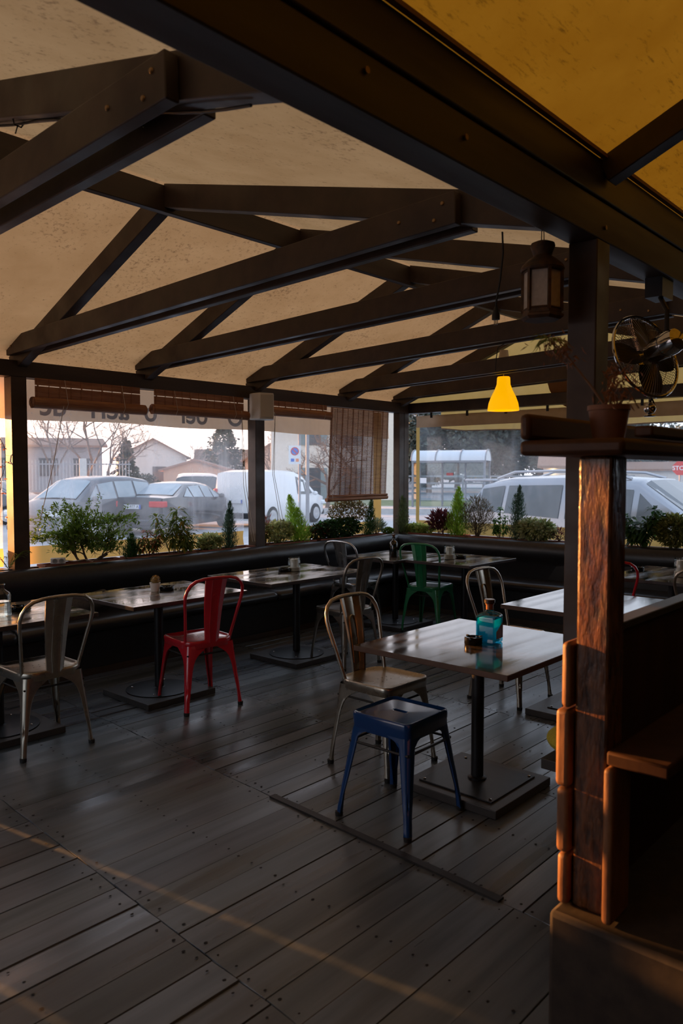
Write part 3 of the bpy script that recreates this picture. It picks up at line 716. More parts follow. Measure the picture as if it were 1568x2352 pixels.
# ------------------------------------------------------------------ tables
def table(label, x0, x1, y0, y1, pole, top, edge, base='round', z=.70, rz=0, th=.026, bb=.27, grp=None):
    cx, cy = pole
    t = thing('bistro_table', label, 'table', (cx, cy, 0), rz, grp)
    b = MB(); b.box((x0-cx, y0-cy, z-th), (x1-cx, y1-cy, z)); b.mi[0] = 0
    b.mi = [1, 0, 1, 1, 1, 1]; obj('tabletop', b, [top, edge], t, smooth=0, bevel=.003)
    b = MB(); b.lathe([(.030,.05),(.030,z-th-.03),(.07,z-th-.004),(.07,z-th)], (0,0,0), 20); b.lathe([(.045,.046),(.045,.054),(.03,.06)], (0,0,0), 20); obj('pole', b, BLACKM, t)
    if base == 'round':
        b = MB(); b.lathe([(.001,.040),(.215,.040),(.222,.043),(.222,.046),(.2,.049),(.03,.056),(.001,.056)], (0,0,0), 40); pl = obj('base_plate', b, BLACKM, t)
        for k in range(4):
            a = pi/4 + k*pi/2; c = MB(); c.lathe([(.001,.046),(.007,.046),(.007,.054),(.001,.057)], (.185*cos(a), .185*sin(a), 0), 8); obj('bolt', c, CHROME, pl)
    else:
        b = MB(); b.box((-.2, -.2, .040), (.2, .2, .047)); pl = obj('base_plate', b, BLACKM, t, smooth=0, bevel=.002)
        for k in range(4):
            a = pi/4 + k*pi/2; c = MB(); c.lathe([(.001,.046),(.007,.046),(.007,.051),(.001,.053)], (.255*cos(a), .255*sin(a), 0), 8); obj('bolt', c, CHROME, pl)
    b = MB(); b.box((-bb, -bb, .001), (bb, bb, .040)); obj('base_board', b, BASEWOOD, t, smooth=0, bevel=.003)
    return t
G = 'pedestal tables'
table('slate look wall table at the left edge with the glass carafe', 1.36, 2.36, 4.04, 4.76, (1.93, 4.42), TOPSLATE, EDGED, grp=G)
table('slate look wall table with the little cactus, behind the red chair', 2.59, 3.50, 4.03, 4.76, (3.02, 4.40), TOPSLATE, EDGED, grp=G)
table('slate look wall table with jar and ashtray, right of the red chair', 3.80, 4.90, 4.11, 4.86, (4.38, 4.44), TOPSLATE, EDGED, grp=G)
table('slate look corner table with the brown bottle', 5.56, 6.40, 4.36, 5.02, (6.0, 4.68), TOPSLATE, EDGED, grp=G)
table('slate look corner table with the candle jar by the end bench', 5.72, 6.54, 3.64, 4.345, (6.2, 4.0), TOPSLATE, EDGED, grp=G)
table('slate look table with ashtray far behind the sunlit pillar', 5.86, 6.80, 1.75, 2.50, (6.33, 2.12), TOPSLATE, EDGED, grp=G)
table('dark walnut table with the blue bottle, on a square base', 2.717, 3.62, 1.545, 2.37, (3.14, 1.945), TOPWOOD, EDGEW, 'square', grp=G, bb=.255)
table('dark walnut table partly hidden behind the sunlit pillar', 4.18, 5.05, 1.66, 2.434, (4.60, 2.02), TOPWOOD, EDGEW, 'square', grp=G, bb=.30)

# ------------------------------------------------------------------ things on the tables
Z = .7005
def ashtray(x, y, label, r=.043, h=.036):
    t = thing('ashtray', label, 'ashtray', (x, y, Z), random.random()*3, 'black glass ashtrays')
    b = MB(); b.lathe([(.001,0),(r*.95,0),(r,.004),(r,h-.003),(r-.003,h),(r-.009,h),(r-.011,h-.004),(r-.012,.010),(.001,.008)], n=28); o = obj('bowl', b, pbr('black glass', (.006,.006,.006), None, .12), t)
    for k in range(3):
        b = MB(); a = 2*pi*k/3; d = V((cos(a), sin(a), 0)); b.beam(d*(r-.012) + V((0,0,h+.001)), d*(r+.001) + V((0,0,h+.001)), .010, .003); obj('rest', b, RUBBER, t)
    return t
ashtray(3.119, 1.96, 'black ashtray in front of the blue bottle', .043, .036)
ashtray(3.125, 4.45, 'black ashtray beside the little cactus', .05, .03)
ashtray(4.36, 4.56, 'black ashtray left of the jar on the wall table', .052, .03)
ashtray(6.16, 4.02, 'black ashtray right of the candle jar in the corner', .052, .03)
ashtray(6.38, 2.42, 'black ashtray on the far table right of the sunlit pillar', .052, .034)
ashtray(2.07, 4.44, 'black ashtray beside the glass carafe at the left edge', .052, .03)
def jar(x, y, label, h=.115, r=.047, fill=.5, candle=True):
    t = thing('glass_jar', label, 'jar', (x, y, Z), 0, 'candle jars')
    b = MB(); b.lathe([(.001,.002),(r*.9,0),(r,.008),(r,h*.72),(r*.86,h*.83),(r*.86,h*.86),(r*.93,h*.87),(r*.93,h),(r*.86,h)], n=28, cap=False); obj('glass', b, GLASS, t)
    b = MB(); b.lathe([(.001,.004),(r*.92,.004),(r*.92,h*fill*.55),(.001,h*fill*.55+.002)], n=24); obj('sugar', b, pbr('pale granules', (.55,.48,.40), (.66,.6,.52), .8, scale=200, bump=.3), t)
    if candle:
        b = MB(); b.lathe([(.001,h*fill*.5),(r*.62,h*fill*.5),(r*.62,h*.86),(.001,h*.84)], n=20); c = obj('candle', b, WAX, t)
        b = MB(); b.tube([(0,0,h*.84),(.002,0,h*.92)], .0015, 5); obj('wick', b, RUBBER, c)
    return t
jar(4.445, 4.53, 'clear jar with a white candle on the wall table beyond the red chair', .118, .052)
jar(6.03, 4.06, 'clear candle jar on the corner table in front of the end bench', .135, .052, .6)
jar(6.24, 2.03, 'tall jar at the right picture edge on the far table', .15, .05)
# glass carafe at the left edge
t = thing('glass_carafe', 'ribbed clear glass carafe half full of water at the left edge', 'carafe', (1.925, 4.345, Z))
b = MB(); n = 48; prof = [(.001,.003),(.052,0),(.056,.006),(.056,.03),(.054,.036),(.054,.118),(.050,.132),(.026,.150),(.021,.156),(.020,.176),(.025,.181),(.023,.186)]
vs = []; 
for r, z in prof:
    for j in range(n): rr = r*(1 + (.012*cos(j*pi) if .034 < z < .12 else 0)); vs.append((rr*cos(2*pi*j/n), rr*sin(2*pi*j/n), z))
b.add(vs, [(i*n+j, i*n+(j+1) % n, (i+1)*n+(j+1) % n, (i+1)*n+j) for i in range(len(prof)-1) for j in range(n)]); obj('glass', b, GLASS, t, smooth=30)
b = MB(); b.lathe([(.001,.008),(.05,.008),(.05,.085),(.001,.085)], n=32); obj('water', b, thin_glass('water', (.80,.86,.88), .2), t)
# cactus
t = thing('potted_cactus', 'tiny round cactus in a white pot on the wall table behind the red chair', 'cactus', (3.046, 4.475, Z))
b = MB(); b.lathe([(.001,0),(.025,0),(.037,.06),(.034,.06),(.032,.05),(.001,.05)], n=24); obj('pot', b, CERAM, t)
b = MB(); b.sphere((.004,0,.073), .026, 16, 10, (1,1,.95), t=(.55,.45,.25))
rd = random.Random(5)
for k in range(170):
    a = rd.random()*2*pi; ph = rd.uniform(-.2, 1.5); d = V((cos(a)*cos(ph), sin(a)*cos(ph), sin(ph))); p = V((.004,0,.073)) + d*.025
    b.tube([p, p + d*.011 + V((rd.uniform(-1,1), rd.uniform(-1,1), rd.uniform(-1,1)))*.004], .0007, 3, t=(1.5,1.3,.9))
obj('cactus_body', b, leafmat('cactus', (.28,.22,.09), (.36,.28,.13), trans=0), t)
# brown bottle in the corner
t = thing('brown_bottle', 'brown glass bottle with a stopper in the far corner', 'bottle', (5.83, 4.57, Z))
b = MB(); b.lathe([(.001,0),(.040,0),(.043,.006),(.043,.125),(.034,.15),(.016,.163),(.013,.17),(.013,.19),(.016,.192),(.016,.197),(.012,.198)], n=28); obj('glass', b, AMBERG, t)
b = MB(); b.lathe([(.001,.004),(.040,.004),(.040,.09),(.001,.09)], n=24); obj('contents', b, pbr('dark brew', (.02,.008,.004), None, .2), t)
b = MB(); b.lathe([(.001,.193),(.011,.193),(.012,.208),(.018,.212),(.018,.222),(.001,.224)], n=16); obj('stopper', b, REDWOOD, t)
BLUESP, _n, _o = _nt('blue spirit')
_a = nd(_n, 'ShaderNodeBsdfTransparent'); _a.inputs[0].default_value = (.10,.70,.86,1); _b = nd(_n, 'ShaderNodeBsdfTranslucent'); _b.inputs[0].default_value = (.04,.82,1.0,1)
_c = nd(_n, 'ShaderNodeMixShader'); _c.inputs[0].default_value = .75; _n.links.new(_a.outputs[0], _c.inputs[1]); _n.links.new(_b.outputs[0], _c.inputs[2]); _n.links.new(_c.outputs[0], _o.inputs[0])
# blue gin bottle: square, neck with copper band
t = thing('blue_bottle', 'square turquoise glass bottle with a dark stopper on the walnut table', 'bottle', (3.206, 1.925, Z), R(6))
b = MB(); hb = .050
secs = [(.90,0),(1,.006),(1,.018),(.985,.022),(1,.026),(1,.122),(.97,.132),(.80,.141),(.5,.147)]
rg = [[V((x*k, y*k, z)) for x, y in rrect(hb, hb, .009, .009, 3)] for k, z in secs]
n = len(rg[0])
for r, z in ((.021,.151),(.0165,.158),(.016,.182)):
    rg.append([V((r*cos(a), r*sin(a), z)) for a in [atan2(p.y, p.x) for p in rg[0]]])
b.loft(rg); b.add(rg[0], [tuple(range(n))]); obj('glass', b, CYANG, t, smooth=35)
b = MB(); rg = [[V((x*k, y*k, z)) for x, y in rrect(hb, hb, .009, .009, 3)] for k, z in ((.90,.010),(.90,.118))]
b.loft(rg, cap=True); obj('liquid', b, BLUESP, t, smooth=35)
b = MB(); b.lathe([(.0175,.160),(.0175,.182),(.021,.184),(.021,.188),(.016,.189)], n=24); obj('neck_band', b, pbr('copper foil', (.28,.13,.07), None, .3, .8), t)
b = MB(); b.lathe([(.001,.187),(.019,.188),(.026,.192),(.026,.206),(.023,.209),(.001,.209)], n=24); obj('stopper', b, pbr('dark stopper', (.03,.018,.014), None, .3), t)
b = MB(); lab = [(-.051, -.040, .024), (-.051, .030, .024), (-.051, .034, .060), (-.051, .012, .070), (-.051, -.018, .088), (-.051, -.040, .098)]
lab = [(x_, y_, z_) for y_, x_, z_ in [(p[0], -p[1], p[2]) for p in lab]]
b.extr(lab, (0,0,0), (0,-.0012,0)); obj('label', b, pbr('copper brown label', (.13,.05,.025), (.20,.08,.04), .5, scale=60), t)
# ------------------------------------------------------------------ hanging things
# pendant lamp
t = thing('pendant_lamp', 'glowing yellow bell shaped pendant lamp over the corner tables', 'lamp', (6.62, 3.845, 2.12))
SH = pbr('yellow lamp glass', (.95,.55,.01), None, .35, emit=(1.0,.46,.0), estr=.9)
b = MB(); b.lathe([(.055,.325),(.062,.318),(.066,.25),(.085,.20),(.120,.13),(.142,.07),(.150,.02),(.152,0),(.149,.001),(.146,.02),(.138,.07),(.116,.13),(.08,.2),(.05,.31)], n=40, cap=False); b.lathe([(.001,.330),(.056,.325)], n=40, cap=False); obj('lamp_shade', b, SH, t, smooth=60)
b = MB(); b.tube([(0,0,.325),(0,0,.55)], .004, 6); obj('cord', b, CORD, t)
b = MB(); b.lathe([(.02,.37),(.05,.385),(.062,.41),(.058,.45),(.045,.54),(.04,.58),(.001,.58)], n=24); obj('ceiling_cup', b, pbr('cream cup', (.55,.45,.33), None, .5), t)
# lantern on the main beam
t = thing('tin_lantern', 'rusty tin lantern with dusty panes hanging from the main beam beside the tall post', 'lantern', (2.735, 1.425, 2.105), R(18))
b = MB(); hexr = lambda r, z, k=6: [V((r*cos(2*pi*j/k + pi/6), r*sin(2*pi*j/k + pi/6), z)) for j in range(k)]
b.loft([hexr(.070,0), hexr(.082,.010), hexr(.082,.018), hexr(.074,.022), hexr(.074,.038)], cap=True); obj('base', b, RUST, t, smooth=30)
b = MB(); b.lathe([(.079,.185),(.083,.192),(.078,.205),(.055,.228),(.036,.240),(.034,.244),(.040,.262),(.047,.280),(.044,.290),(.025,.298),(.001,.300)], n=28); obj('chimney_cap', b, RUST, t)
b = MB(); hz = hexr(.074,0)
for p in hz: b.beam((p.x, p.y, .03), (p.x, p.y, .19), .011, .011, up=(p.x, p.y, 0))
for z in (.04, .185): b.tube(hexr(.073, z), .005, 4, closed=True)
obj('frame', b, RUST, t, smooth=0)
for j in range(6):
    p, q = hz[j], hz[(j+1) % 6]; b = MB(); b.add([V((p.x*.96, p.y*.96, .038)), V((q.x*.96, q.y*.96, .038)), V((q.x*.96, q.y*.96, .188)), V((p.x*.96, p.y*.96, .188))], [(0,1,2,3)]); obj('pane', b, FROST, t)
b = MB(); b.tube([(-.03,0,.285),(-.026,0,.33),(-.008,0,.375),(0,0,.385),(.008,0,.375),(.026,0,.33),(.03,0,.285)], .002, 5); obj('wire_handle', b, WIRE, t)
# hanging plug
t = thing('power_plug', 'black cable with a three pin plug dangling from the second truss', 'plug', (2.69, 1.60, 2.12))
b = MB(); b.tube([(0,-.025,.34),(.002,-.028,.26),(.0,-.018,.16),(0,0,.07),(0,0,.045)], .0042, 6); obj('cable', b, WIRE, t)
b = MB(); b.lathe([(.006,.055),(.011,.04),(.016,.022),(.016,.004),(.001,.003)], n=14); obj('plug_body', b, WIRE, t)
for k in (-1, 0, 1):
    b = MB(); b.tube([(k*.004, k*.009, .004), (k*.004, k*.009, -.016)], .0021, 6); obj('pin', b, CHROME, t)
# cables clipped under the nearest truss
t = thing('clipped_cable', 'thin cable clipped along the nearest roof truss', 'cable', (1.32, 2.6, 2.8))
def zrn(y): return 3.18 - (3.775-y)*.2638 - .13*1.035 if y < 3.775 else 3.18 - .13
b = MB(); b.tube([(1.325, 3.7-2.2*k/22, zrn(3.7-2.2*k/22) + .008 - .014*abs(sin(k*.55))) for k in range(23)], .0045, 6); obj('cable', b, WIRE, t, world=True)
for y in (1.95, 2.75, 3.35):
    b = MB(); z = zrn(y); b.tube([(1.30, y, z+.01), (1.305, y, z-.012), (1.33, y, z-.014), (1.345, y, z+.01)], .003, 5); b.tube([(1.318, y, z-.01), (1.312, y+.008, z-.04)], .0025, 4); obj('cable_tie', b, WIRE, t, world=True)
t = thing('loose_wire', 'thin loose wire end hanging from the fifth truss above the lamp', 'wire', (5.0, 2.75, 2.5))
b = MB(); b.tube([(5.0,2.9,2.46),(5.01,2.96,2.44),(5.02,2.98,2.36),(5.02,2.985,2.27)], .0035, 5); obj('wire', b, WIRE, t, world=True)
# wall fan on the main beam
FC = V((3.70, 1.385, 2.07))
ax = (FW*.86 - RT*.44 - UP*.26).normalized()
t = thing('fan', 'black wire cage fan with a chrome motor hanging under the main beam', 'fan', FC)
Q = V((0,0,1)).rotation_difference(ax).to_matrix()
def fl(p): return FC + Q @ V(p)
FANM = pbr('dark chrome wire', (.22,.19,.17), None, .3, .9)
b = MB(); Rr = .205
for k in range(72):
    a = 2*pi*k/72
    for zz, dirn in ((-.045, -1), (.03, 1)):
        b.tube([fl((r*cos(a + .12*dirn*(Rr-r)*4), r*sin(a + .12*dirn*(Rr-r)*4), zz*(1-(r/Rr)**2*.9) )) for r in (.045, .09, .14, .18, Rr)], .0011, 3, cap=False)
for rr in (.09, .15): b.tube([fl((rr*cos(2*pi*k/36), rr*sin(2*pi*k/36), .03*(1-(rr/Rr)**2*.9))) for k in range(36)], .0015, 4, closed=True)
obj('cage', b, FANM, t, world=True)
b = MB(); b.tube([fl((Rr*cos(2*pi*k/48), Rr*sin(2*pi*k/48), 0)) for k in range(48)], .008, 8, closed=True); obj('rim', b, CHROME, t, world=True)
for k in range(4):
    a0 = R(72) + k*pi/2; b = MB(); rg = []
    for i in range(8):
        u_ = i/7; r = .04 + .145*u_; w = .034 + .03*sin(pi*min(1, u_*.75+.1)); tw = .55 - .35*u_; row = []
        for j in range(5):
            s_ = (j/4 - .5)*2*w; row.append(fl((r*cos(a0) - s_*cos(tw)*sin(a0), r*sin(a0) + s_*cos(tw)*cos(a0), s_*sin(tw)*.6)))
        rg.append(row)
    b.loft(rg, closed=False); obj('blade', b, pbr('smoked blade', (.035,.028,.022), None, .35, .6), t, world=True)
b = MB(); b.lathe([(.001,-.20),(.03,-.20),(.052,-.185),(.058,-.16),(.058,-.07),(.05,-.05),(.05,-.03),(.001,-.03)], FC, 28, M=Q); obj('motor', b, CHROME, t, world=True)
b = MB(); b.lathe([(.001,.028),(.045,.028),(.04,.036),(.001,.04)], FC, 24, M=Q); obj('badge', b, CHROME, t, world=True)
b = MB(); mc = fl((0,0,-.12)); b.tube([mc + V((0,0,.05)), mc + V((0,0,.16)), (mc.x+.02, 1.33, 2.36)], .011, 8); b.box((mc.x-.03, 1.29, 2.33), (mc.x+.11, 1.37, 2.42)); obj('bracket', b, BLACKM, t, world=True, smooth=30)
kb = FC + V((.01, -.02, -.245))
b = MB(); b.sphere(kb, .028, 18, 12); b.lathe([(.026,-.03),(.03,-.036),(.024,-.04)], kb, 18); b.tube([kb + V((0,0,.02)), kb + V((0,0,.055))], .008, 8); obj('hanging_knob', b, CHROME, t, world=True)
b = MB(); b.tube([kb + V((-.03,0,.055)), kb + V((.03,0,.055))], .009, 8); b.tube([kb + V((.02,0,.05)), kb + V((.045,-.01,.01))], .004, 6); obj('swivel', b, BLACKM, t, world=True)
# ------------------------------------------------------------------ pillar, tray shelf, partition
t = thing('timber_pier', 'red brown varnished timber pillar lit by low sun, rising from the stacked blocks', 'pillar', (1.95, .835, 0), kind='thing')
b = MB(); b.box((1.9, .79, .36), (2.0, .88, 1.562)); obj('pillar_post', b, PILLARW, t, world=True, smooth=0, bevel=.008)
t2 = t
BL = ['topmost rounded wood block on the left side of the sunlit pillar', 'second rounded wood block from the top beside the sunlit pillar', 'third rounded wood block from the top beside the sunlit pillar', 'lowest rounded wood block standing on the plinth beside the sunlit pillar']
BLK = pbr('rough red brown block', (.12,.050,.022), (.19,.085,.036), .55, 0, 25, (1,1,.4), .6)
for (z0, z1, dx), l in zip([(.896, 1.072, 0), (.683, .892, .012), (.504, .680, .008), (.362, .500, .004)], BL):
    b = MB(); b.box((1.882-dx*.4, .884, z0), (1.985, .912+dx, z1)); tag(obj('wood_block', b, BLK, smooth=30), l, 'block', 'rounded blocks beside the pillar')
    o = bpy.data.objects[-1] if False else None
for o in [q for q in bpy.data.objects if q.name.startswith('wood_block')]:
    bv = o.modifiers.new('edge', 'BEVEL'); bv.width = .013; bv.segments = 4
b = MB(); b.box((1.862, .757, .362), (1.985, .785, .770)); o = tag(obj('wood_block', b, BLK, smooth=30), 'tall rounded wood block under the seat plank, right side of the pillar', 'block', 'rounded blocks beside the pillar'); bv = o.modifiers.new('edge', 'BEVEL'); bv.width = .012; bv.segments = 4
STONE = pbr('dark plinth', (.018,.013,.011), (.034,.025,.019), .8, 0, 20, bump=.3)
b = MB(); b.box((1.835, -.9, 0), (4.2, .915, .36)); tag(obj('plinth', b, STONE, smooth=30, bevel=.014), 'low dark plinth carrying the pillar at the lower right', 'plinth', kind='thing')
DARKREDB = pbr('dark red brown board', (.050,.020,.009), (.085,.035,.015), .5, 0, 9, (.2,1.5,1.5), .4, spec=.3)
t = thing('tray_shelf', 'dark wooden tray shelf on top of the sunlit pillar', 'shelf', (2.3, .86, 1.565))
b = MB(); b.box((1.80, .722, 1.563), (3.1, .999, 1.603)); obj('shelf_board', b, DARKREDB, t, world=True, smooth=30, bevel=.012)
b = MB(); b.box((1.80, .967, 1.604), (3.1, .999, 1.672)); obj('rim', b, DARKREDB, t, world=True, smooth=30, bevel=.012)
b = MB(); b.box((1.985, .722, 1.611), (3.1, .77, 1.640)); obj('rim', b, DARKREDB, t, world=True, smooth=30, bevel=.006)
t = thing('wood_partition', 'red brown wooden partition running off to the right of the pillar', 'partition', (2.8, .855, 0), kind='thing')
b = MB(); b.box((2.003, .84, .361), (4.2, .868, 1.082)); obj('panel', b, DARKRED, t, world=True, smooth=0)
b = MB(); b.box((2.003, .828, 1.083), (4.2, .882, 1.105)); obj('cap_rail', b, BASEWOOD, t, world=True, smooth=0, bevel=.003)
b = MB(); b.box((1.885, .63, .7705), (3.5, .786, .806)); tag(obj('seat_plank', b, DARKRED, smooth=30, bevel=.006), 'wooden plank ledge jutting from the partition right of the pillar', 'ledge')
b = MB(); b.box((2.47, .885, .465), (2.86, 1.268, .503)); b.box((2.6, .9, .0), (2.64, 1.22, .465)); b.box((2.78, .9, .0), (2.82, 1.22, .465)); tag(obj('low_bench', b, BLACKWOOD, smooth=0, bevel=.003), 'low dark wooden seat behind the pillar under the green cushion', 'bench')
b = MB(); b.sphere((2.60, 1.125, .559), .172, 24, 12, (.9, 1.0, .32))
tag(obj('cushion', b, pbr('olive yellow fabric', (.26,.24,.02), (.34,.31,.035), .9, 0, 90, bump=.2)), 'olive yellow cushion peeking out behind the pillar', 'cushion')
# dead plant in a clay pot on the tray
t = thing('withered_plant', 'half withered plant in a clay pot on the tray shelf', 'plant', (2.03, .856, 1.604))
b = MB(); b.lathe([(.001,0),(.040,0),(.053,.082),(.056,.083),(.056,.096),(.049,.096),(.047,.08),(.001,.078)], n=28); obj('pot', b, pbr('brown clay pot', (.16,.060,.028), (.22,.085,.04), .6, scale=14, bump=.1), t)
rd = random.Random(8); DRY = leafmat('dry brown foliage', (.15,.055,.022), (.24,.10,.04)); FRESH = leafmat('yellow green foliage', (.16,.21,.02), (.25,.30,.035)); STALK = pbr('dry stalk', (.16,.09,.05), (.22,.13,.08), .8)
b = MB(); tip = V((-.06, .145, .285))
stem = [V((0,0,.08)), V((-.015,.045,.15)), V((-.04,.10,.23)), tip]
b.tube(stem, [.004,.0035,.003,.002], 6); b.tube([(0,0,.08),(.01,-.005,.15),(.005,-.02,.20)], .0035, 5); b.tube([(0.01,-.01,.08),(.02,-.045,.13),(.03,-.06,.105)], .002, 5); b.tube([(.01,-.02,.08),(.0,-.05,.135),(.015,-.075,.085)], .002, 5)
obj('stem', b, STALK, t)
b = MB()
for k in range(34):
    a = rd.random()*2*pi; e = rd.uniform(-.6, .5); d = V((cos(a)*cos(e), sin(a)*cos(e), sin(e)))
    p = tip + d*.01; L = rd.uniform(.03, .055)
    b.tube([p, p + d*L*.6 + V((0,0,-.003)), p + d*L + V((0,0,-.018))], [.0018,.0016,.0005], 3, t=(1,rd.uniform(.8,1.2),1))
obj('green_tuft', b, FRESH, t)
b = MB()
for k in range(420):
    s_ = rd.random(); base = stem[2].lerp(stem[3], rd.random()) if k % 3 == 0 else (V((.0,-.01,.085)).lerp(V((.005,-.02,.21)), s_))
    p = base + V((rd.gauss(0,.02), rd.gauss(0,.02), rd.gauss(0,.012)))
    d = V((rd.gauss(0,1), rd.gauss(0,1), -1.1)); kk = rd.uniform(.6, 1.3)
    b.leaf(p, d, V((rd.gauss(0,1), rd.gauss(0,1), .3)), rd.uniform(.012,.03), rd.uniform(.003,.006), t=(kk,kk,kk))
obj('dry_foliage', b, DRY, t)
# ------------------------------------------------------------------ planters and plants behind the benches
def ray(px, py): return FW + RT*((px - W0/2)/FPX) - UP*((py - H0/2)/FPX)
def onA(px, py, Y=5.665):
    d = ray(px, py); p = EYE + d*(Y/d.y); return p
def onB(px, py, X=7.36):
    d = ray(px, py); p = EYE + d*(X/d.x); return p
def planter(label, a, b_, w=.13, h=.125, z=.683):
    a, b_ = V(a), V(b_); d = (b_ - a); L = d.length; d.normalize(); n = V((-d.y, d.x, 0))
    t = thing('planter_box', label, 'planter', (a + b_)/2 + V((0,0,z)), 0, 'terracotta planter boxes')
    def ring(k, zz): return [a + d*(L/2) + d*sx*L/2*k + n*sy*w/2*k + V((0,0,zz)) for sx, sy in ((-1,-1),(1,-1),(1,1),(-1,1))]
    b = MB(); b.loft([ring(.93, z), ring(.985, z+h-.018), ring(1.02, z+h-.018), ring(1.02, z+h), ring(.965, z+h), ring(.95, z+h-.03)]); b.add(ring(.93, z), [(0,1,2,3)]); obj('trough', b, TERRA, t, world=True, smooth=0)
    b = MB(); b.add(ring(.96, z+h-.022) , [(0,1,2,3)]); obj('soil', b, SOIL, t, world=True, smooth=0)
for l, x0, x1 in (('terracotta planter box holding the wide bushy shrub', 2.83, 3.50), ('terracotta planter box holding the red tinged pieris', 3.56, 4.24),
                  ('terracotta planter box left of the speaker post', 4.30, 4.96), ('terracotta planter box right of the speaker post', 5.15, 5.82), ('terracotta planter box under the hanging blind', 5.90, 6.98)):
    planter(l, (x0, 5.663, 0), (x1, 5.663, 0))
for l, y0, y1 in (('terracotta planter box nearest the corner on the end wall', 5.50, 4.72), ('terracotta planter box in the middle of the end wall', 4.66, 3.92), ('terracotta planter box with the variegated shrub on the end wall', 3.86, 3.15), ('terracotta planter box on the end wall right of the pillar', 3.05, 1.75)):
    planter(l, (7.365, y0, 0), (7.365, y1, 0))
b = MB(); b.box((2.25, 5.62, .66), (2.58, 5.735, .80)); tag(obj('planter_box', b, BLACKM, smooth=0), 'black planter box left of the left post with the fern', 'planter')
# plant makers -------------------------------------------------------------
PLANT_G = 'plants in the window planters'
def ptint(rd, v=.3): k = rd.uniform(1-v, 1+v); return (k*rd.uniform(.9,1.1), k, k*rd.uniform(.85,1.1))
def base_thing(name, label, p, cat='plant'): return thing(name, label, cat, p, 0, PLANT_G)
def bushy(name, label, p, w, d, h, n, L, lw, mt, seed, stems=6, bare=.15, up=.3, stem_m=None, t2=None, droop=0, cloud=None):
    rd = random.Random(seed); p = V(p); t = base_thing(name, label, p)
    b = MB(); ends = []
    for k in range(stems):
        a = rd.random()*2*pi; e = V((cos(a)*w*.35*rd.uniform(.4,1), sin(a)*d*.35, h*rd.uniform(.6,.95)))
        q = [V((rd.gauss(0,.008), rd.gauss(0,.008), -.03)), e*.4 + V((rd.gauss(0,.015),rd.gauss(0,.008),0)), e]; b.tube(q, [.005,.0035,.0015], 5); ends.append(q)
    obj('stem', b, stem_m or BARK, t)
    b = MB(); k = 0; n = int(n*2.0); L *= 1.2; lw *= 1.3
    while k < n:
        u_ = V((rd.uniform(-1,1), rd.uniform(-1,1), rd.uniform(-1,1)))
        if u_.length > 1 or u_.length < .35: continue
        c = V((u_.x*w/2, u_.y*d/2, h*(bare + (1-bare)*(u_.z+1)/2)))
        if cloud and cloud(u_, rd): continue
        out = V((u_.x, u_.y, u_.z*.6 + up)).normalized()
        dd = (out + V((rd.gauss(0,.5), rd.gauss(0,.5), rd.gauss(0,.5) - droop))).normalized()
        s_ = rd.uniform(.7, 1.25)
        b.leaf(c, dd, V((rd.gauss(0,.5), rd.gauss(0,.5), 1)), L*s_, lw*s_, t=(t2(rd) if t2 and rd.random() < .4 else ptint(rd))); k += 1
    obj('foliage', b, mt, t, smooth=0)
    return t
def spire(name, label, p, r, h, n, L, lw, mt, seed, lean=(0,0), tips=3, open_=.45):
    """upright evergreen: feathery sprays around one to three leaders"""
    rd = random.Random(seed); p = V(p); t = base_thing(name, label, p); b = MB(); lead = []
    for k in range(tips):
        a = rd.random()*2*pi; o = V((cos(a), sin(a), 0))*(r*.45 if tips > 1 else 0); hh = h*(1 if k == 0 else rd.uniform(.72,.95))
        tip = V((o.x + lean[0]*hh, o.y*.6 + lean[1]*hh, hh)); lead.append((o, tip)); b.tube([V((o.x*.2, o.y*.2, -.03)), V((o.x*.7 + lean[0]*hh*.4, o.y*.5, hh*.45)), tip], [.006,.004,.0012], 5)
    obj('stem', b, BARK, t)
    b = MB()
    for k in range(int(n*2.1)):
        o, tip = lead[rd.randrange(len(lead))] if rd.random() < .75 else lead[0]
        f = rd.random()**.85; c = V((o.x*(.3+.7*f), o.y*(.3+.7*f), 0)).lerp(tip, f); c.z = tip.z*f
        rr = 2.0*r*(1-f)**.7*(1.0 if f > .12 else .7)*rd.uniform(.25,1)/(1.15 if tips > 1 else 1); a = rd.random()*2*pi
        out = V((cos(a), sin(a), 0)); q = c + out*rr
        dd = (out*open_ + V((0,0,1)) + V((rd.gauss(0,.22), rd.gauss(0,.22), 0))).normalized(); s_ = rd.uniform(.7,1.3)*(1-.35*f)
        b.leaf(q, dd, out + V((rd.gauss(0,.4), rd.gauss(0,.4), 0)), L*s_*1.1, lw*s_*1.25, .1, t=ptint(rd, .35))
    obj('foliage', b, mt, t, smooth=0)
    return t
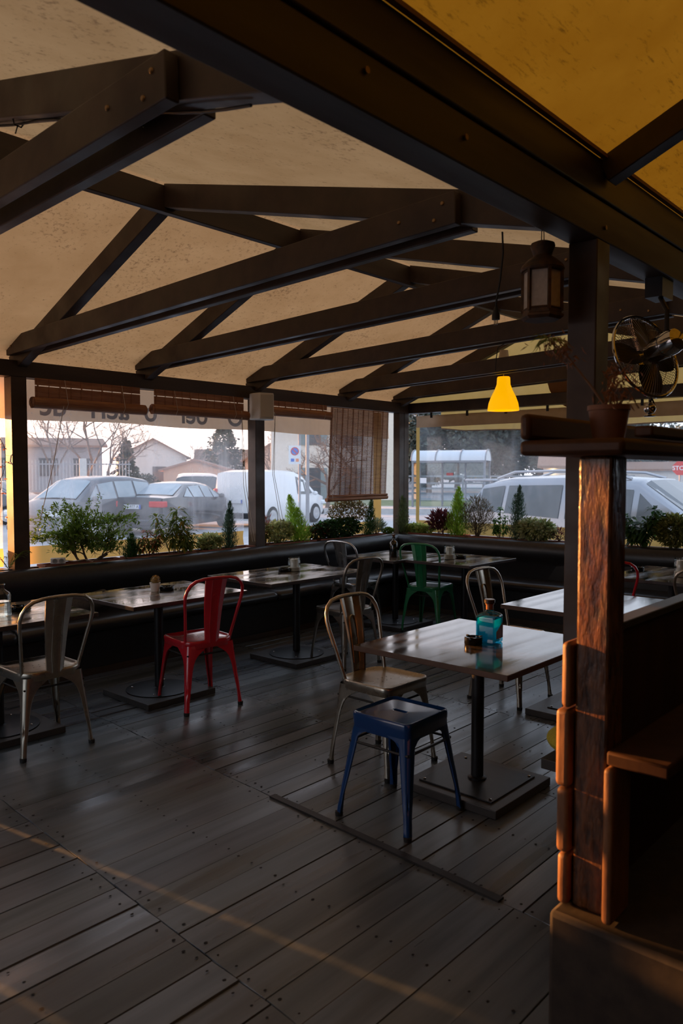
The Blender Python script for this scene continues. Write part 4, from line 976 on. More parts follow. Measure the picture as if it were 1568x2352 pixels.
def whorled(name, label, p, shoots, L, lw, mt, seed, per=16, t2=None):
    """stems with whorls of long leaves at their tips"""
    rd = random.Random(seed); p = V(p); t = base_thing(name, label, p); b = MB(); f = MB()
    for (dx, dy, h) in shoots:
        tip = V((dx, dy, h)); b.tube([V((dx*.15, dy*.2, -.03)), V((dx*.6, dy*.6, h*.5)), tip], [.005,.004,.0025], 5)
        for lev in range(4):
            c = V((dx*.6, dy*.6, h*.5)).lerp(tip, 1-lev*.27)
            for k in range(per*3//2 if lev == 0 else per):
                a = 2*pi*k/per*1.618*3 + rd.random(); e = rd.uniform(-.5, .65) if lev == 0 else rd.uniform(-.6,.3); d = V((cos(a)*cos(e), sin(a)*cos(e)*.7, sin(e))); s_ = rd.uniform(.7,1.15)
                q = c + d*.006; mid = q + d*L*s_*.55; end = q + d*L*s_ + V((0,0,-L*s_*.28)); sd = d.cross(V((0,0,1))).normalized()*lw*s_/2
                f.add([q, mid-sd, end, mid+sd, mid - V((0,0,.003))], [(0,1,4),(1,2,4),(2,3,4),(3,0,4)], t=(t2(rd) if t2 and rd.random() < .45 else ptint(rd)))
    obj('stem', b, BARK, t); obj('foliage', f, mt, t, smooth=0); return t
GR1 = leafmat('mid green leaf', (.07,.13,.018), (.13,.20,.03)); GR2 = leafmat('deep green leaf', (.016,.050,.014), (.035,.085,.022)); GR3 = leafmat('fresh green leaf', (.045,.14,.02), (.08,.21,.03))
LEM = leafmat('lemon green needles', (.17,.30,.03), (.27,.42,.05)); ROS = leafmat('blue green needles', (.025,.060,.036), (.055,.10,.062)); VAR = leafmat('variegated leaf', (.10,.15,.04), (.52,.52,.26), 14)
MAR = leafmat('maroon leaf', (.075,.018,.026), (.14,.035,.045)); BRN = leafmat('olive brown leaf', (.10,.075,.028), (.16,.13,.05)); HEA = leafmat('brown heather', (.085,.075,.04), (.15,.11,.06)); LAV = leafmat('grey green needles', (.12,.17,.11), (.19,.24,.16)); FERN = leafmat('yellow green fern', (.14,.19,.03), (.20,.25,.05))
PI = leafmat('pieris leaf', (.06,.11,.022), (.12,.16,.035))
redt = lambda rd: (rd.uniform(2.2,4.2), rd.uniform(.35,.7), rd.uniform(.4,.9))
goldt = lambda rd: (rd.uniform(2.0,3.0), rd.uniform(1.1,1.5), .7)
Zp = .785
def A(px, dy=0): p = onA(px, 1250, 5.663 + dy); return V((p.x, 5.663 + dy, Zp))
def AH(px, py): return onA(px, py, 5.663).z - Zp
def AW(px0, px1): return abs(onA(px1, 1250, 5.663).x - onA(px0, 1250, 5.663).x)
def B_(px, dx=0): p = onB(px, 1230, 7.365 + dx); return V((7.365 + dx, p.y, Zp))
def BH(px, py): return onB(px, py, 7.365).z - Zp
def BW(px0, px1): return abs(onB(px1, 1230, 7.365).y - onB(px0, 1230, 7.365).y)
# wide bushy shrub with crooked trunks
t = base_thing('bushy_shrub', 'wide bushy green shrub on crooked trunks beside the left post', A(196)); rd = random.Random(21)
b = MB(); f = MB(); br = []
def grow(p, d, L, r, lev):
    pts = [p]; 
    for k in range(4):
        d = (d + V((rd.gauss(0,.22), rd.gauss(0,.10), rd.gauss(0,.14)))).normalized(); p = p + d*L/4; p.y = max(-.13, min(.10, p.y)); pts.append(p)
    b.tube(pts, [r*(1-.12*k) for k in range(5)], 6)
    br.append((pts, lev))
    if lev < 3:
        for k in range(3 if lev < 2 else 4):
            nd_ = (d + V((rd.gauss(0,.75), rd.gauss(0,.25), rd.gauss(.0,.45)))).normalized(); grow(pts[rd.choice((2,3,4))], nd_, L*rd.uniform(.55,.85), r*.55, lev+1)
grow(V((-.03,0,-.02)), V((-.55,0,.8)), .17, .013, 0); grow(V((0,0,-.02)), V((.75,0,.65)), .20, .014, 0); grow(V((.01,.0,-.02)), V((.1,0,1)), .19, .011, 0)
obj('trunk', b, BARK, t)
cnt = 0
hw, hh_ = AW(75, 322)/2, AH(200, 1150)
while cnt < 3900:
    if rd.random() < .6:
        pts, lev = rd.choice(br)
        if lev < 2: continue
        q = pts[rd.randrange(1,5)] + V((rd.gauss(0,.035), rd.gauss(0,.03), rd.gauss(0,.035)))
    else:
        a = rd.random()*2*pi; r = rd.random()**.6
        q = V((cos(a)*r*hw*1.0, rd.gauss(0,.045), .29 + sin(a)*r*.155 + .05*(cos(a*3))))
    if q.z < .09 or abs(q.x) > hw*1.05 or q.z > .50: continue
    if q.x > hw*.55 and q.z < .17: continue
    d = V((q.x*1.2, rd.gauss(0,.5), .25)).normalized() + V((rd.gauss(0,.6), rd.gauss(0,.4), rd.gauss(0,.6))); s_ = rd.uniform(.7,1.3)
    f.leaf(q, d, V((rd.gauss(0,.6), rd.gauss(0,.6), 1)), .042*s_, .0145*s_, t=ptint(rd, .4)); cnt += 1
for x0, h0, x1, h1 in ((-.30, .36, -.36, .47), (-.2, .42, -.17, .53), (.1,.4,.14,.56), (.02,.42,.05,.52), (-.3,.2,-.48,.20), (.3,.36,.40,.46), (-.36,.3,-.46,.38)):
    for k in range(38):
        u_ = k/38; c = V((x0+(x1-x0)*u_, rd.gauss(0,.012), h0+(h1-h0)*u_)); f.leaf(c, V((rd.gauss(0,1), rd.gauss(0,.6), rd.gauss(.5,.6))), V((rd.gauss(0,1), rd.gauss(0,1), 1)), .026, .009, t=ptint(rd,.35))
obj('foliage', f, GR1, t, smooth=0)
spire('dwarf_conifer', 'small dark conifer between the bushy shrub and the red tinged pieris', A(296, .01), .06, .20, 420, .045, .006, GR2, 2, tips=2)
whorled('pieris_plant', 'red tinged low pieris beside the bushy shrub', A(345), [(-.10,-.02,.17),(-.03,.0,.22),(.05,-.02,.16),(.10,.01,.19),(.0,-.05,.12),(-.14,.0,.12)], .07, .020, PI, 3, 15, redt)
whorled('pieris_plant', 'taller pieris with long drooping leaves behind the red tinged one', A(400), [(-.17,.02,.34),(.05,.02,.40),(.10,-.02,.31),(-.02,.0,.28),(.15,.0,.20),(.08,-.05,.16),(-.05,-.05,.18),(.18,-.03,.12)], .115, .026, PI, 4, 15, lambda rd: goldt(rd) if rd.random() < .4 else ptint(rd))
bushy('variegated_ivy', 'low pale variegated ivy left of the blue green rosemary', A(482), .27, .10, .15, 330, .035, .018, VAR, 5)
spire('upright_rosemary', 'blue green upright rosemary left of the speaker post', A(525), .055, AH(525, 1153), 1500, .030, .0045, ROS, 6, tips=4, open_=.55)
bushy('twiggy_plant', 'thin reddish twigs just right of the speaker post', A(612), .12, .06, .30, 46, .05, .006, leafmat('red brown twig', (.20,.05,.03), (.26,.08,.05)), 7, stems=8, up=1.2)
bushy('variegated_euonymus', 'round pale variegated euonymus right of the speaker post', A(641), AW(608, 676), .13, AH(641, 1197), 620, .032, .017, VAR, 8)
spire('lemon_cypress', 'bright lemon green cypress leaning left under the van', A(690), .085, AH(665, 1140), 1500, .042, .006, LEM, 9, lean=(-.24, 0), tips=3)
bushy('dark_ivy', 'glossy dark ivy mound left of the golden shrub', A(778), AW(725, 830), .13, AH(778, 1194), 560, .042, .026, GR2, 10, droop=.4)
bushy('red_leaved_ivy', 'small red tinged trailing ivy between the cypress and dark ivy', A(728), AW(705, 752), .11, AH(728, 1205), 220, .035, .02, GR2, 11, t2=redt)
t = bushy('golden_shrub', 'golden brown shrub with a tall spike in front of the hanging blind', A(800, .03), AW(755, 848), .13, AH(800, 1150), 700, .028, .013, BRN, 12, bare=.38, up=.6)
rd = random.Random(13); b = MB(); h0, h1 = AH(800, 1160), AH(806, 1116)
for k in range(170):
    u_ = rd.random(); c = V((.005+.03*u_ + rd.gauss(0,.016*(1.2-u_)), rd.gauss(0,.01), h0+(h1-h0)*u_)); b.leaf(c, V((rd.gauss(0,.6), rd.gauss(0,.6), .6)), V((rd.gauss(0,1),rd.gauss(0,1),1)), .022, .010, t=ptint(rd))
obj('spike', b, BRN, t, smooth=0)
spire('dark_cypress', 'dark upright cypress right of the golden shrub', A(845), .06, AH(850, 1148), 1100, .035, .005, GR2, 14, lean=(.13, 0), tips=2)
bushy('lavender_plant', 'small grey green lavender near the corner post', A(865), AW(848, 884), .10, AH(865, 1196), 300, .05, .005, LAV, 15, up=1.4)
bushy('creeping_plant', 'low green creeper at the foot of the corner post', A(890), .2, .09, .07, 180, .025, .014, GR1, 16)
spire('upright_rosemary', 'olive green rosemary in front of the corner post', B_(926, -.06) , .06, BH(926, 1140), 1200, .032, .0045, leafmat('olive needles', (.05,.085,.03), (.10,.13,.05)), 17, tips=3, open_=.5)
bushy('variegated_ivy', 'low yellow green variegated ivy right of the corner post', B_(960), .10, BW(925, 1000), BH(960, 1206), 420, .034, .022, leafmat('ivy yellow', (.16,.25,.04), (.5,.52,.2), 14), 18)
bushy('leucothoe_plant', 'maroon leaved plant left of the lemon cypress on the end wall', B_(1012), .11, BW(988, 1040), BH(1012, 1176), 210, .065, .020, MAR, 19, up=.9)
spire('lemon_cypress', 'bright lemon green cypress on the end wall in front of the bus shelter', B_(1046), .10, BH(1046, 1122), 1700, .045, .006, LEM, 20, tips=3)
bushy('heather_plant', 'brown feathery heather right of the lemon cypress on the end wall', B_(1094), .14, BW(1056, 1130), BH(1085, 1142), 1300, .042, .004, HEA, 21, stems=16, up=.9, bare=.05)
whorled('upright_laurel', 'small upright shrub with fresh green leaves behind the hanging lamp', B_(1148), [(0,0,.34),(0,.06,.22),(0,-.07,.25),(.02,.09,.13),(-.02,-.10,.14),(0,.02,.15)], .055, .022, GR3, 22, 14)
spire('upright_rosemary', 'tall dark rosemary left of the big variegated euonymus', B_(1187), .075, BH(1187, 1118), 1600, .038, .005, ROS, 23, tips=4, open_=.4)
bushy('variegated_euonymus', 'big cream variegated euonymus left of the pillar', B_(1226, -.02), .17, BW(1178, 1274), BH(1226, 1196), 900, .046, .018, leafmat('cream leaf', (.14,.19,.06), (.62,.60,.34), 12), 24)
bushy('twiggy_plant', 'bare dark twigs beside the pillar on the end wall', B_(1284), .06, .10, .14, 40, .05, .010, MAR, 25, stems=6)
whorled('broadleaf_shrub', 'dark big leaved shrub in the window right of the pillar', B_(1478), [(0,.16,.30),(0,.07,.22),(0,-.10,.38),(.02,-.16,.32),(-.02,.13,.17),(0,.0,.16),(0,-.03,.27)], .125, .048, GR2, 26, 13)
bushy('golden_euonymus', 'olive green bush at the right edge of the picture', B_(1546, -.02), .17, .34, BH(1546, 1184), 1000, .038, .016, leafmat('olive leaf', (.09,.11,.025), (.22,.22,.07)), 27)
# fern and dry vine at the left edge
rd = random.Random(31); t = base_thing('fern', 'yellow green fern at the foot of the left post', onA(20, 1300, 5.60)); t.location.z = .80
b = MB()
for k in range(15):
    a = rd.uniform(-.3, pi+.3) if k > 4 else rd.uniform(-.4,.4); L = rd.uniform(.12,.19); d = V((cos(a), -abs(sin(a))*.25, 0)); pts = [d*L*u_ + V((0,0,L*.75*sin(u_*2.1))) for u_ in [j/14 for j in range(15)]]
    for j in range(1, 15):
        s_ = .034*(1-j/15.5); tg = (pts[j]-pts[j-1]).normalized(); sd = tg.cross(V((0,0,1))).normalized(); tt = ptint(rd)
        for sg in (-1, 1): b.leaf(pts[j], sd*sg + tg*.5, V((0,0,1)), s_, .007, .1, t=tt)
    b.tube(pts, .0012, 3)
obj('fronds', b, FERN, t, smooth=0)
rd = random.Random(33); t = thing('dry_vine', 'dry vine with orange brown leaves dangling left of the left post', 'vine', (2.57, 5.70, 2.0))
b = MB(); f = MB(); DV = leafmat('orange dry leaf', (.28,.085,.025), (.40,.14,.04))
for x0, z0, z1, sw in ((2.50, 2.1, .95, .05), (2.545, 1.95, 1.35, .05), (2.47, 1.9, 1.2, .09)):
    pts = [V((x0 + sw*sin(k*.5 + x0*9)*.9, 5.70 + .02*sin(k), z0 + (z1-z0)*k/14)) for k in range(15)]; b.tube(pts, .0022, 4)
    for k in range(3, 15):
        if rd.random() < .75:
            q = pts[k]; e = q + V((rd.uniform(-.05,.05), 0, rd.uniform(-.05,.01))); b.tube([q, e], .0012, 3)
            for j in range(3): f.leaf(e, V((rd.gauss(0,1), rd.gauss(0,1), -.6)), V((1,rd.gauss(0,1),rd.gauss(0,1))), .026, .014, t=ptint(rd))
obj('stem', b, BARK, t, world=True); obj('foliage', f, DV, t, world=True, smooth=0)
# white socket strip on the first planter
t = thing('socket_strip', 'white double power socket lying on the planter beside the left post', 'socket', (2.93, 5.60, .835), R(-25))
b = MB(); b.box((-.055, -.028, -.022), (.055, .028, .022)); obj('housing', b, WHITEP, t, smooth=30, bevel=.006)
for k in (-1, 1):
    c = MB(); c.lathe([(.017,.0),(.019,.003),(.014,.003),(.013,-.0),(.001,-.0)], (k*.024, -.029, 0), 18, M=Matrix.Rotation(pi/2, 3, 'X')); obj('outlet', c, pbr('grey socket', (.35,.35,.35), None, .5), t)
b = MB(); b.tube([(.055,0,0),(.12,.01,-.01),(.2,.02,.0),(.26,.02,-.02)], .004, 6); obj('lead', b, CORD, t)
# ------------------------------------------------------------------ street outside
def fwd(depth): return V((FH.x, FH.y, 0))
def hdg(a):
    """heading: 0 = away from the camera, positive turns to the right"""
    d = FH*cos(a) + RT*sin(a); return atan2(d.y, d.x)
CARGLASS = pbr('car glass', (.05,.065,.075), (.09,.105,.115), .08, 0, 2, spec=.8)
SKYG = pbr('sky lit car glass', (.26,.32,.36), (.36,.42,.46), .12, 0, 2, spec=.9)  # lighter base colour stands in for the sky reflected in the glass
TYRE = pbr('tyre', (.02,.02,.021), None, .8); RIM = pbr('wheel rim', (.45,.46,.48), None, .35, .7)
TAIL = pbr('tail lamp', (.55,.02,.02), (.62,.03,.03), .25); LAMPC = pbr('head lamp', (.75,.78,.8), None, .15); PLATE = pbr('number plate', (.75,.76,.78), None, .5); PLB = pbr('plate blue', (.05,.12,.5), None, .5); TRIMD = pbr('dark bumper trim', (.03,.03,.033), None, .6)
def car(name, label, p, heading, st, paint, W, wheels, rails=False, cat='car', doors=(), glass_ranges=None, wr=.32, lamps=True, plate_txt=None, van=False, tl=(.74,.92,.34), glass=None):
    CARGLASS = glass or globals()['CARGLASS']
    """st: stations (x, belt_z, roof_z, half width at belt, half width at roof), x from the tail (0) to the nose"""
    t = thing(name, label, cat, p, heading, kind='thing'); Lc = st[-1][0]
    def ring(x, zb, zr, hw, hr):
        lo = .20; end = (x < .02 or x > Lc-.02); k = .93 if end else 1
        h = [(hw*.86*k, lo), (hw*.99*k, lo+.16), (hw*k, (lo+zb)*.55), (hw*.985*k, zb)]
        if zr > zb + .12: h += [(hr + (hw-hr)*.12, zb + (zr-zb)*.80), (hr*.96, zr - .05), (hr*.72, zr - .008), (0, zr)]
        else: h += [(hw*.95*k, zb + (zr-zb)*.3), (hw*.86*k, zr-.01), (hw*.6*k, zr), (0, zr + .012)]
        return [V((x - Lc/2, y, z)) for y, z in h] + [V((x - Lc/2, -y, z)) for y, z in reversed(h[:-1])]
    rg = [ring(*s_) for s_ in st]
    b = MB(); b.loft(rg, cap=True); obj('body', b, paint, t, smooth=38)
    n = len(rg[0])
    def inset(quad, k, off):
        c = sum(quad, V())/len(quad); nn = (quad[1]-quad[0]).cross(quad[3]-quad[0]).normalized()
        if nn.dot(c - V((0,0,.6))) < 0: nn = -nn
        return [c + (q-c)*k + nn*off for q in quad]
    for i in range(len(st)-1):
        a, c = st[i], st[i+1]; tall_a, tall_c = a[2] > a[1]+.12, c[2] > c[1]+.12
        if tall_a and tall_c and i not in (glass_ranges or ()):
            for sg in (0, 1):
                ix = (3, 4) if sg == 0 else (n-4, n-5)
                q = [rg[i][ix[0]], rg[i+1][ix[0]], rg[i+1][ix[1]], rg[i][ix[1]]]
                b = MB(); b.add(inset(q, .90, .012), [(0,1,2,3)]); obj('side_window', b, CARGLASS, t, smooth=0)
        elif tall_a != tall_c:
            lowr, hir = (rg[i], rg[i+1]) if not tall_a else (rg[i+1], rg[i])
            if van and tall_c and not tall_a: continue
            ra, rb = [lowr[j] for j in range(5, 10)], [hir[j] for j in range(5, 10)]; cc = sum(ra + rb, V())/10; nn = (ra[4]-ra[0]).cross(rb[2]-ra[2]).normalized(); nn = nn if nn.z > 0 else -nn
            b = MB(); b.add([cc + (v-cc)*.90 + nn*.02 for v in ra + rb], [(j, j+1, j+6, j+5) for j in range(4)]); obj('windscreen' if tall_a else 'rear_window', b, CARGLASS, t, smooth=0)
            for sg in (0, 1):
                ix = (3, 4) if sg == 0 else (n-4, n-5)
                q = [lowr[ix[0]]*.7 + hir[ix[0]]*.3, hir[ix[0]], hir[ix[1]]]
                cc = sum(q, V())/3; b = MB(); b.add([cc + (v-cc)*.82 + V((0, .012 if cc.y > 0 else -.012, 0)) for v in q], [(0,1,2)])
                obj('side_window', b, CARGLASS, t, smooth=0)
    for wx in wheels:
        for sg in (-1, 1):
            c = MB(); hwm = W/2; M = Matrix.Rotation(pi/2, 3, 'X'); cp = V((wx - Lc/2, sg*(hwm-.10), wr))
            c.lathe([(.001,-.11),(wr-.03,-.11),(wr,-.085),(wr,.085),(wr-.03,.11),(.001,.11)], cp, 28, M=M); w = obj('wheel', c, TYRE, t)
            r_ = MB(); r_.lathe([(.001,.0),(.05,.012),(.20,.0),(.215,.012),(.215,-.01)], cp + V((0, sg*.112, 0)), 20, M=Matrix.Rotation(-sg*pi/2, 3, 'X')); obj('rim', r_, RIM, w)
    b = MB(); b.box((-Lc/2-.03, -W*.42, .26), (-Lc/2+.12, W*.42, .46)); b.box((Lc/2-.12, -W*.42, .24), (Lc/2+.03, W*.42, .42)); obj('bumper', b, TRIMD if van else paint, t, smooth=30, bevel=.05)
    for sg in (-1, 1):
        if lamps:
            y0, y1 = sorted((sg*(W/2-.02), sg*(W/2-tl[2]))); b = MB(); b.box((-Lc/2-.025, y0, tl[0]), (-Lc/2+.28, y1, tl[1])); o = obj('tail_lamp', b, TAIL, t, smooth=30, bevel=.03)
            y0, y1 = sorted((sg*(W/2-.04), sg*(W/2-.42))); b = MB(); b.box((Lc/2-.35, y0, .62), (Lc/2+.0, y1, .76)); obj('head_lamp', b, LAMPC, t, smooth=30, bevel=.04)
        mx = [s_ for s_ in st if s_[2] > s_[1]+.12][-1]; b = MB(); b.sphere((mx[0]-Lc/2+.35, sg*(W/2+.09), mx[1]+.06), .10, 10, 6, (.7,1,.75)); obj('mirror', b, paint, t)
    if lamps:
        b = MB(); b.box((-Lc/2-.045, -.26, tl[0]-.04), (-Lc/2-.02, .26, tl[0]+.075)); pl = obj('number_plate', b, PLATE, t, smooth=0)
        b = MB(); b.box((-Lc/2-.05, -.26, tl[0]-.04), (-Lc/2-.022, -.215, tl[0]+.075)); obj('plate_band', b, PLB, pl)
        if plate_txt:
            c = bpy.data.curves.new('plate_text', 'FONT'); c.body = plate_txt; c.size = .115; c.align_x = 'CENTER'; c.align_y = 'CENTER'; c.materials.append(TRIMD)
            o = bpy.data.objects.new('plate_text', c); COL.objects.link(o); o.parent = pl; o.location = (-Lc/2-.049, .02, tl[0]+.018); o.rotation_euler = (pi/2, 0, -pi/2)
    if rails:
        for sg in (-1, 1):
            tops = [s_ for s_ in st if s_[2] > s_[1]+.12]; x0, x1 = tops[0][0]+.15, tops[-1][0]-.15
            b = MB(); hr = tops[1][4]*.80; z = max(s_[2] for s_ in tops); b.tube([(x0-Lc/2, sg*hr, z-.07), (x0+.3-Lc/2, sg*hr, z+.03), ((x0+x1)/2-Lc/2, sg*hr, z+.05), (x1-.3-Lc/2, sg*hr, z+.02), (x1-Lc/2, sg*hr, z-.06)], .022, 6); obj('roof_rail', b, RIM, t)
    return t
P1 = pbr('dark grey car paint', (.10,.105,.12), None, .22, .4, coat=.6); P2 = pbr('charcoal car paint', (.045,.048,.056), None, .2, .4, coat=.6); P3 = pbr('white car paint', (.80,.81,.82), None, .25, 0, coat=.5); P4 = pbr('silver car paint', (.34,.36,.39), None, .25, .4, coat=.5)
hatch = [(0,.90,.92,.84,.7),(.10,1.02,1.04,.88,.75),(.55,1.06,1.55,.91,.70),(1.3,1.03,1.645,.92,.70),(2.1,1.0,1.64,.92,.70),(2.75,.98,1.55,.91,.68),(3.5,.98,1.02,.89,.7),(4.2,.84,.87,.82,.7),(4.42,.62,.64,.74,.6)]
sedan = [(0,.88,.90,.84,.7),(.08,1.03,1.05,.88,.75),(.85,1.05,1.075,.92,.78),(1.75,1.0,1.42,.93,.66),(2.45,.98,1.465,.93,.66),(3.05,.96,1.42,.93,.66),(3.85,.96,.99,.92,.75),(4.75,.80,.83,.87,.7),(4.95,.6,.62,.78,.6)]
suv = [(0,.98,1.0,.86,.7),(.10,1.10,1.13,.90,.76),(.38,1.16,1.60,.92,.74),(.80,1.13,1.68,.93,.73),(1.75,1.08,1.72,.93,.73),(2.75,1.04,1.66,.92,.70),(3.55,1.05,1.09,.90,.74),(4.35,.94,.97,.86,.7),(4.62,.70,.72,.78,.6)]
vanst = [(0,.95,.97,.86,.8),(.06,1.02,1.76,.90,.80),(.5,1.0,1.82,.91,.80),(1.4,1.0,1.83,.91,.80),(2.2,.98,1.80,.91,.78),(2.85,.96,1.64,.90,.72),(3.45,1.02,1.06,.88,.7),(4.05,.88,.91,.82,.7),(4.22,.60,.62,.74,.6)]
car('hatchback_car', 'dark grey family car facing the terrace, leftmost of the parked cars beyond the shrub', far(205, 21.5), hdg(R(180+24)), hatch, P1, 1.82, (.75, 3.5), lamps=True, glass=SKYG)
car('saloon_car', 'charcoal saloon seen from behind with red tail lamps, left of the white van', far(408, 23.4), hdg(R(17)), sedan, P2, 1.86, (.9, 3.9), plate_txt='CW 977 AZ', tl=(.78,.95,.44), glass=SKYG)
car('delivery_van', 'white delivery van parked behind the second post', far(628, 26.2), hdg(R(29)), vanst, P3, 1.83, (.72, 3.4), cat='van', glass_ranges=(1,2,3), van=True, tl=(.80,1.22,.16), wr=.33)
car('compact_car', 'dark car whose roof shows behind the charcoal saloon', far(452, 30), hdg(R(-12)), [(x*.95, a, b_*1.0, c, d) for x, a, b_, c, d in suv], P2, 1.8, (.7, 3.4))
car('parked_car', 'dark car at the left picture edge, mostly hidden by the left post', far(-34, 26.5), hdg(R(100)), sedan, P1, 1.86, (.9, 3.9))
sv = car('silver_suv', 'silver off-roader with roof rails parked outside the end window', V((10.75, 4.22, -.225)), R(-90-2), suv, P4, 1.86, (.80, 3.55), rails=True, wr=.36)
b = MB(); b.box((-2.36, -.62, 1.60), (-1.86, .62, 1.645)); obj('spoiler', b, P4, sv, smooth=30, bevel=.02)

# --- buildings, fences, trees
def building(name, label, p, rz, w, d, h, wall, roof=None, rh=1.5, gable='x', wins=(), win_m=None, shut=None, over=.35):
    t = thing(name, label, 'building', p, rz, kind='thing')
    b = MB(); b.box((-w/2, 0, 0), (w/2, d, h))
    if roof and gable == 'x': b.extr([(-w/2,0,h),(w/2,0,h),(0,0,h+rh)], (0,0,0), (0,d,0))
    if roof and gable == 'y': b.extr([(-w/2,0,h),(-w/2,d,h),(-w/2,d/2,h+rh)], (0,0,0), (w,0,0))
    obj('wall', b, wall, t, smooth=0)
    if roof:
        b = MB()
        if gable == 'x':
            for sg in (-1, 1): b.extr([(sg*(w/2+over), -over, h-over*rh/(w/2)), (sg*(w/2+over), -over, h-over*rh/(w/2)+.15), (0,-over,h+rh+.15), (0,-over,h+rh)], (0,0,0), (0,d+2*over,0))
        else:
            for sg in (0, 1):
                y0 = -over if sg == 0 else d+over; b.extr([(-w/2-over, y0, h-over*rh/(d/2)), (-w/2-over, y0, h-over*rh/(d/2)+.15), (-w/2-over, d/2, h+rh+.15), (-w/2-over, d/2, h+rh)], (0,0,0), (w+2*over,0,0))
        obj('roof', b, roof, t, smooth=0)
    for (x, z, ww, wh) in wins:
        b = MB(); b.box((x-ww/2, -.06, z), (x+ww/2, .02, z+wh)); wn = obj('window', b, win_m or CARGLASS, t, smooth=0)
        if shut:
            for sg in (-1, 1):
                c = MB(); x0, x1 = sorted((x+sg*ww/2, x+sg*ww)); c.box((x0, -.10, z), (x1, -.04, z+wh)); obj('shutter', c, shut, wn, smooth=0)
    return t
def face(px): 
    d = FH + RT*((px - W0/2)/FPX); return atan2(d.y, d.x) - pi/2
PALE = pbr('pale render', (.62,.60,.57), (.70,.68,.64), .9); GREYB = pbr('grey facade', (.30,.30,.31), (.36,.36,.37), .9); WARM = pbr('warm render', (.52,.38,.29), (.60,.45,.35), .9); TILE = pbr('roof tiles', (.26,.16,.12), (.34,.22,.16), .9); CREAM = pbr('cream render', (.74,.66,.57), (.80,.72,.63), .9); SHUT = pbr('grey green shutters', (.22,.27,.27), None, .7); BRICKP = pbr('brick base', (.36,.22,.18), (.42,.27,.22), .9)
building('grey_house', 'long grey building behind the bare trees at the left', far(105, 52), face(105), 7.4, 8, 3.5, GREYB, TILE, .6, 'y', [(-2.2,1.5,1.2,1.2),(.2,1.5,1.2,1.2),(2.4,1.5,1.2,1.2)])
building('white_house', 'white gabled house beyond the cars, left of centre', far(352, 74), face(352)+R(4), 6.4, 9, 3.2, PALE, TILE, 1.7, 'x', [(.6,.9,1.3,1.4)])
building('low_outbuilding', 'low terracotta outbuilding right of the white gabled house', far(450, 58), face(450)-R(6), 4.8, 5, 1.9, WARM, TILE, .7, 'x', [(-.3,.5,.5,1.0),(.5,.5,.6,1.0)], SHUT)
building('tiled_house', 'house with a brown tiled roof behind the tall conifer', far(540, 100), face(540), 10, 8, 3.0, PALE, TILE, 1.7, 'y')
building('pink_house', 'small pinkish house just right of the second post', far(625, 66), face(625), 4.6, 6, 2.8, WARM, TILE, 1.4, 'x')
building('cream_house', 'tall cream house with grey green shutters behind the parking sign', far(775, 44), face(775)+R(5), 7.6, 8, 6.4, CREAM, TILE, 1.6, 'y', [(-1.35,.0,.75,2.0),(.75,.0,.75,2.0),(-1.35,3.3,.75,1.6),(.75,3.3,.75,1.6)], CARGLASS, SHUT)
building('grey_tower', 'pale grey building edge at the left of the end window', far(925, 75), face(925), 4.6, 6, 14, pbr('pale blue grey render', (.50,.53,.56), None, .9))
t = building('lit_bungalow', 'cream bungalow with a small lit lamp, left of the pillar', far(1310, 46), face(1310), 3.2, 5, 2.1, CREAM, TILE, .8, 'y', [])
b = MB(); b.sphere((-1.05, -.12, 1.82), .11, 12, 8); obj('lamp_globe', b, pbr('lit globe', (1,.8,.5), None, .5, emit=(1,.75,.4), estr=12), t)
building('white_hall', 'long white hall behind the stop sign', far(1560, 55), face(1560), 9, 6, 1.9, PALE, TILE, .5, 'y', [(-4.6,.6,.5,1.0),(-3.8,.6,.5,1.0)])
# added unseen blocks beyond the left edge keep low sun off windows and roof
building('sun_blocker', 'added unseen block shading the street windows from the low sun, outside the left edge', V((1.9, 40, -.225)), 0, 9.88, 9, 9.3, PALE, None, wins=[(-3,1.5,1.2,1.4),(0,1.5,1.2,1.4),(3,1.5,1.2,1.4)])
b = MB(); b.box((-24, 40.5, 5.78), (-3.05, 41.3, 9.1)); b.box((-24, 40.5, -.225), (-21, 41.3, 5.78)); tag(obj('roof_sun_blocker', b, PALE, smooth=0), 'added unseen raised block keeping the low sun off the roof cloth, outside the left edge', 'building')  # added across the sun's path to shade the roof, open below for the beam
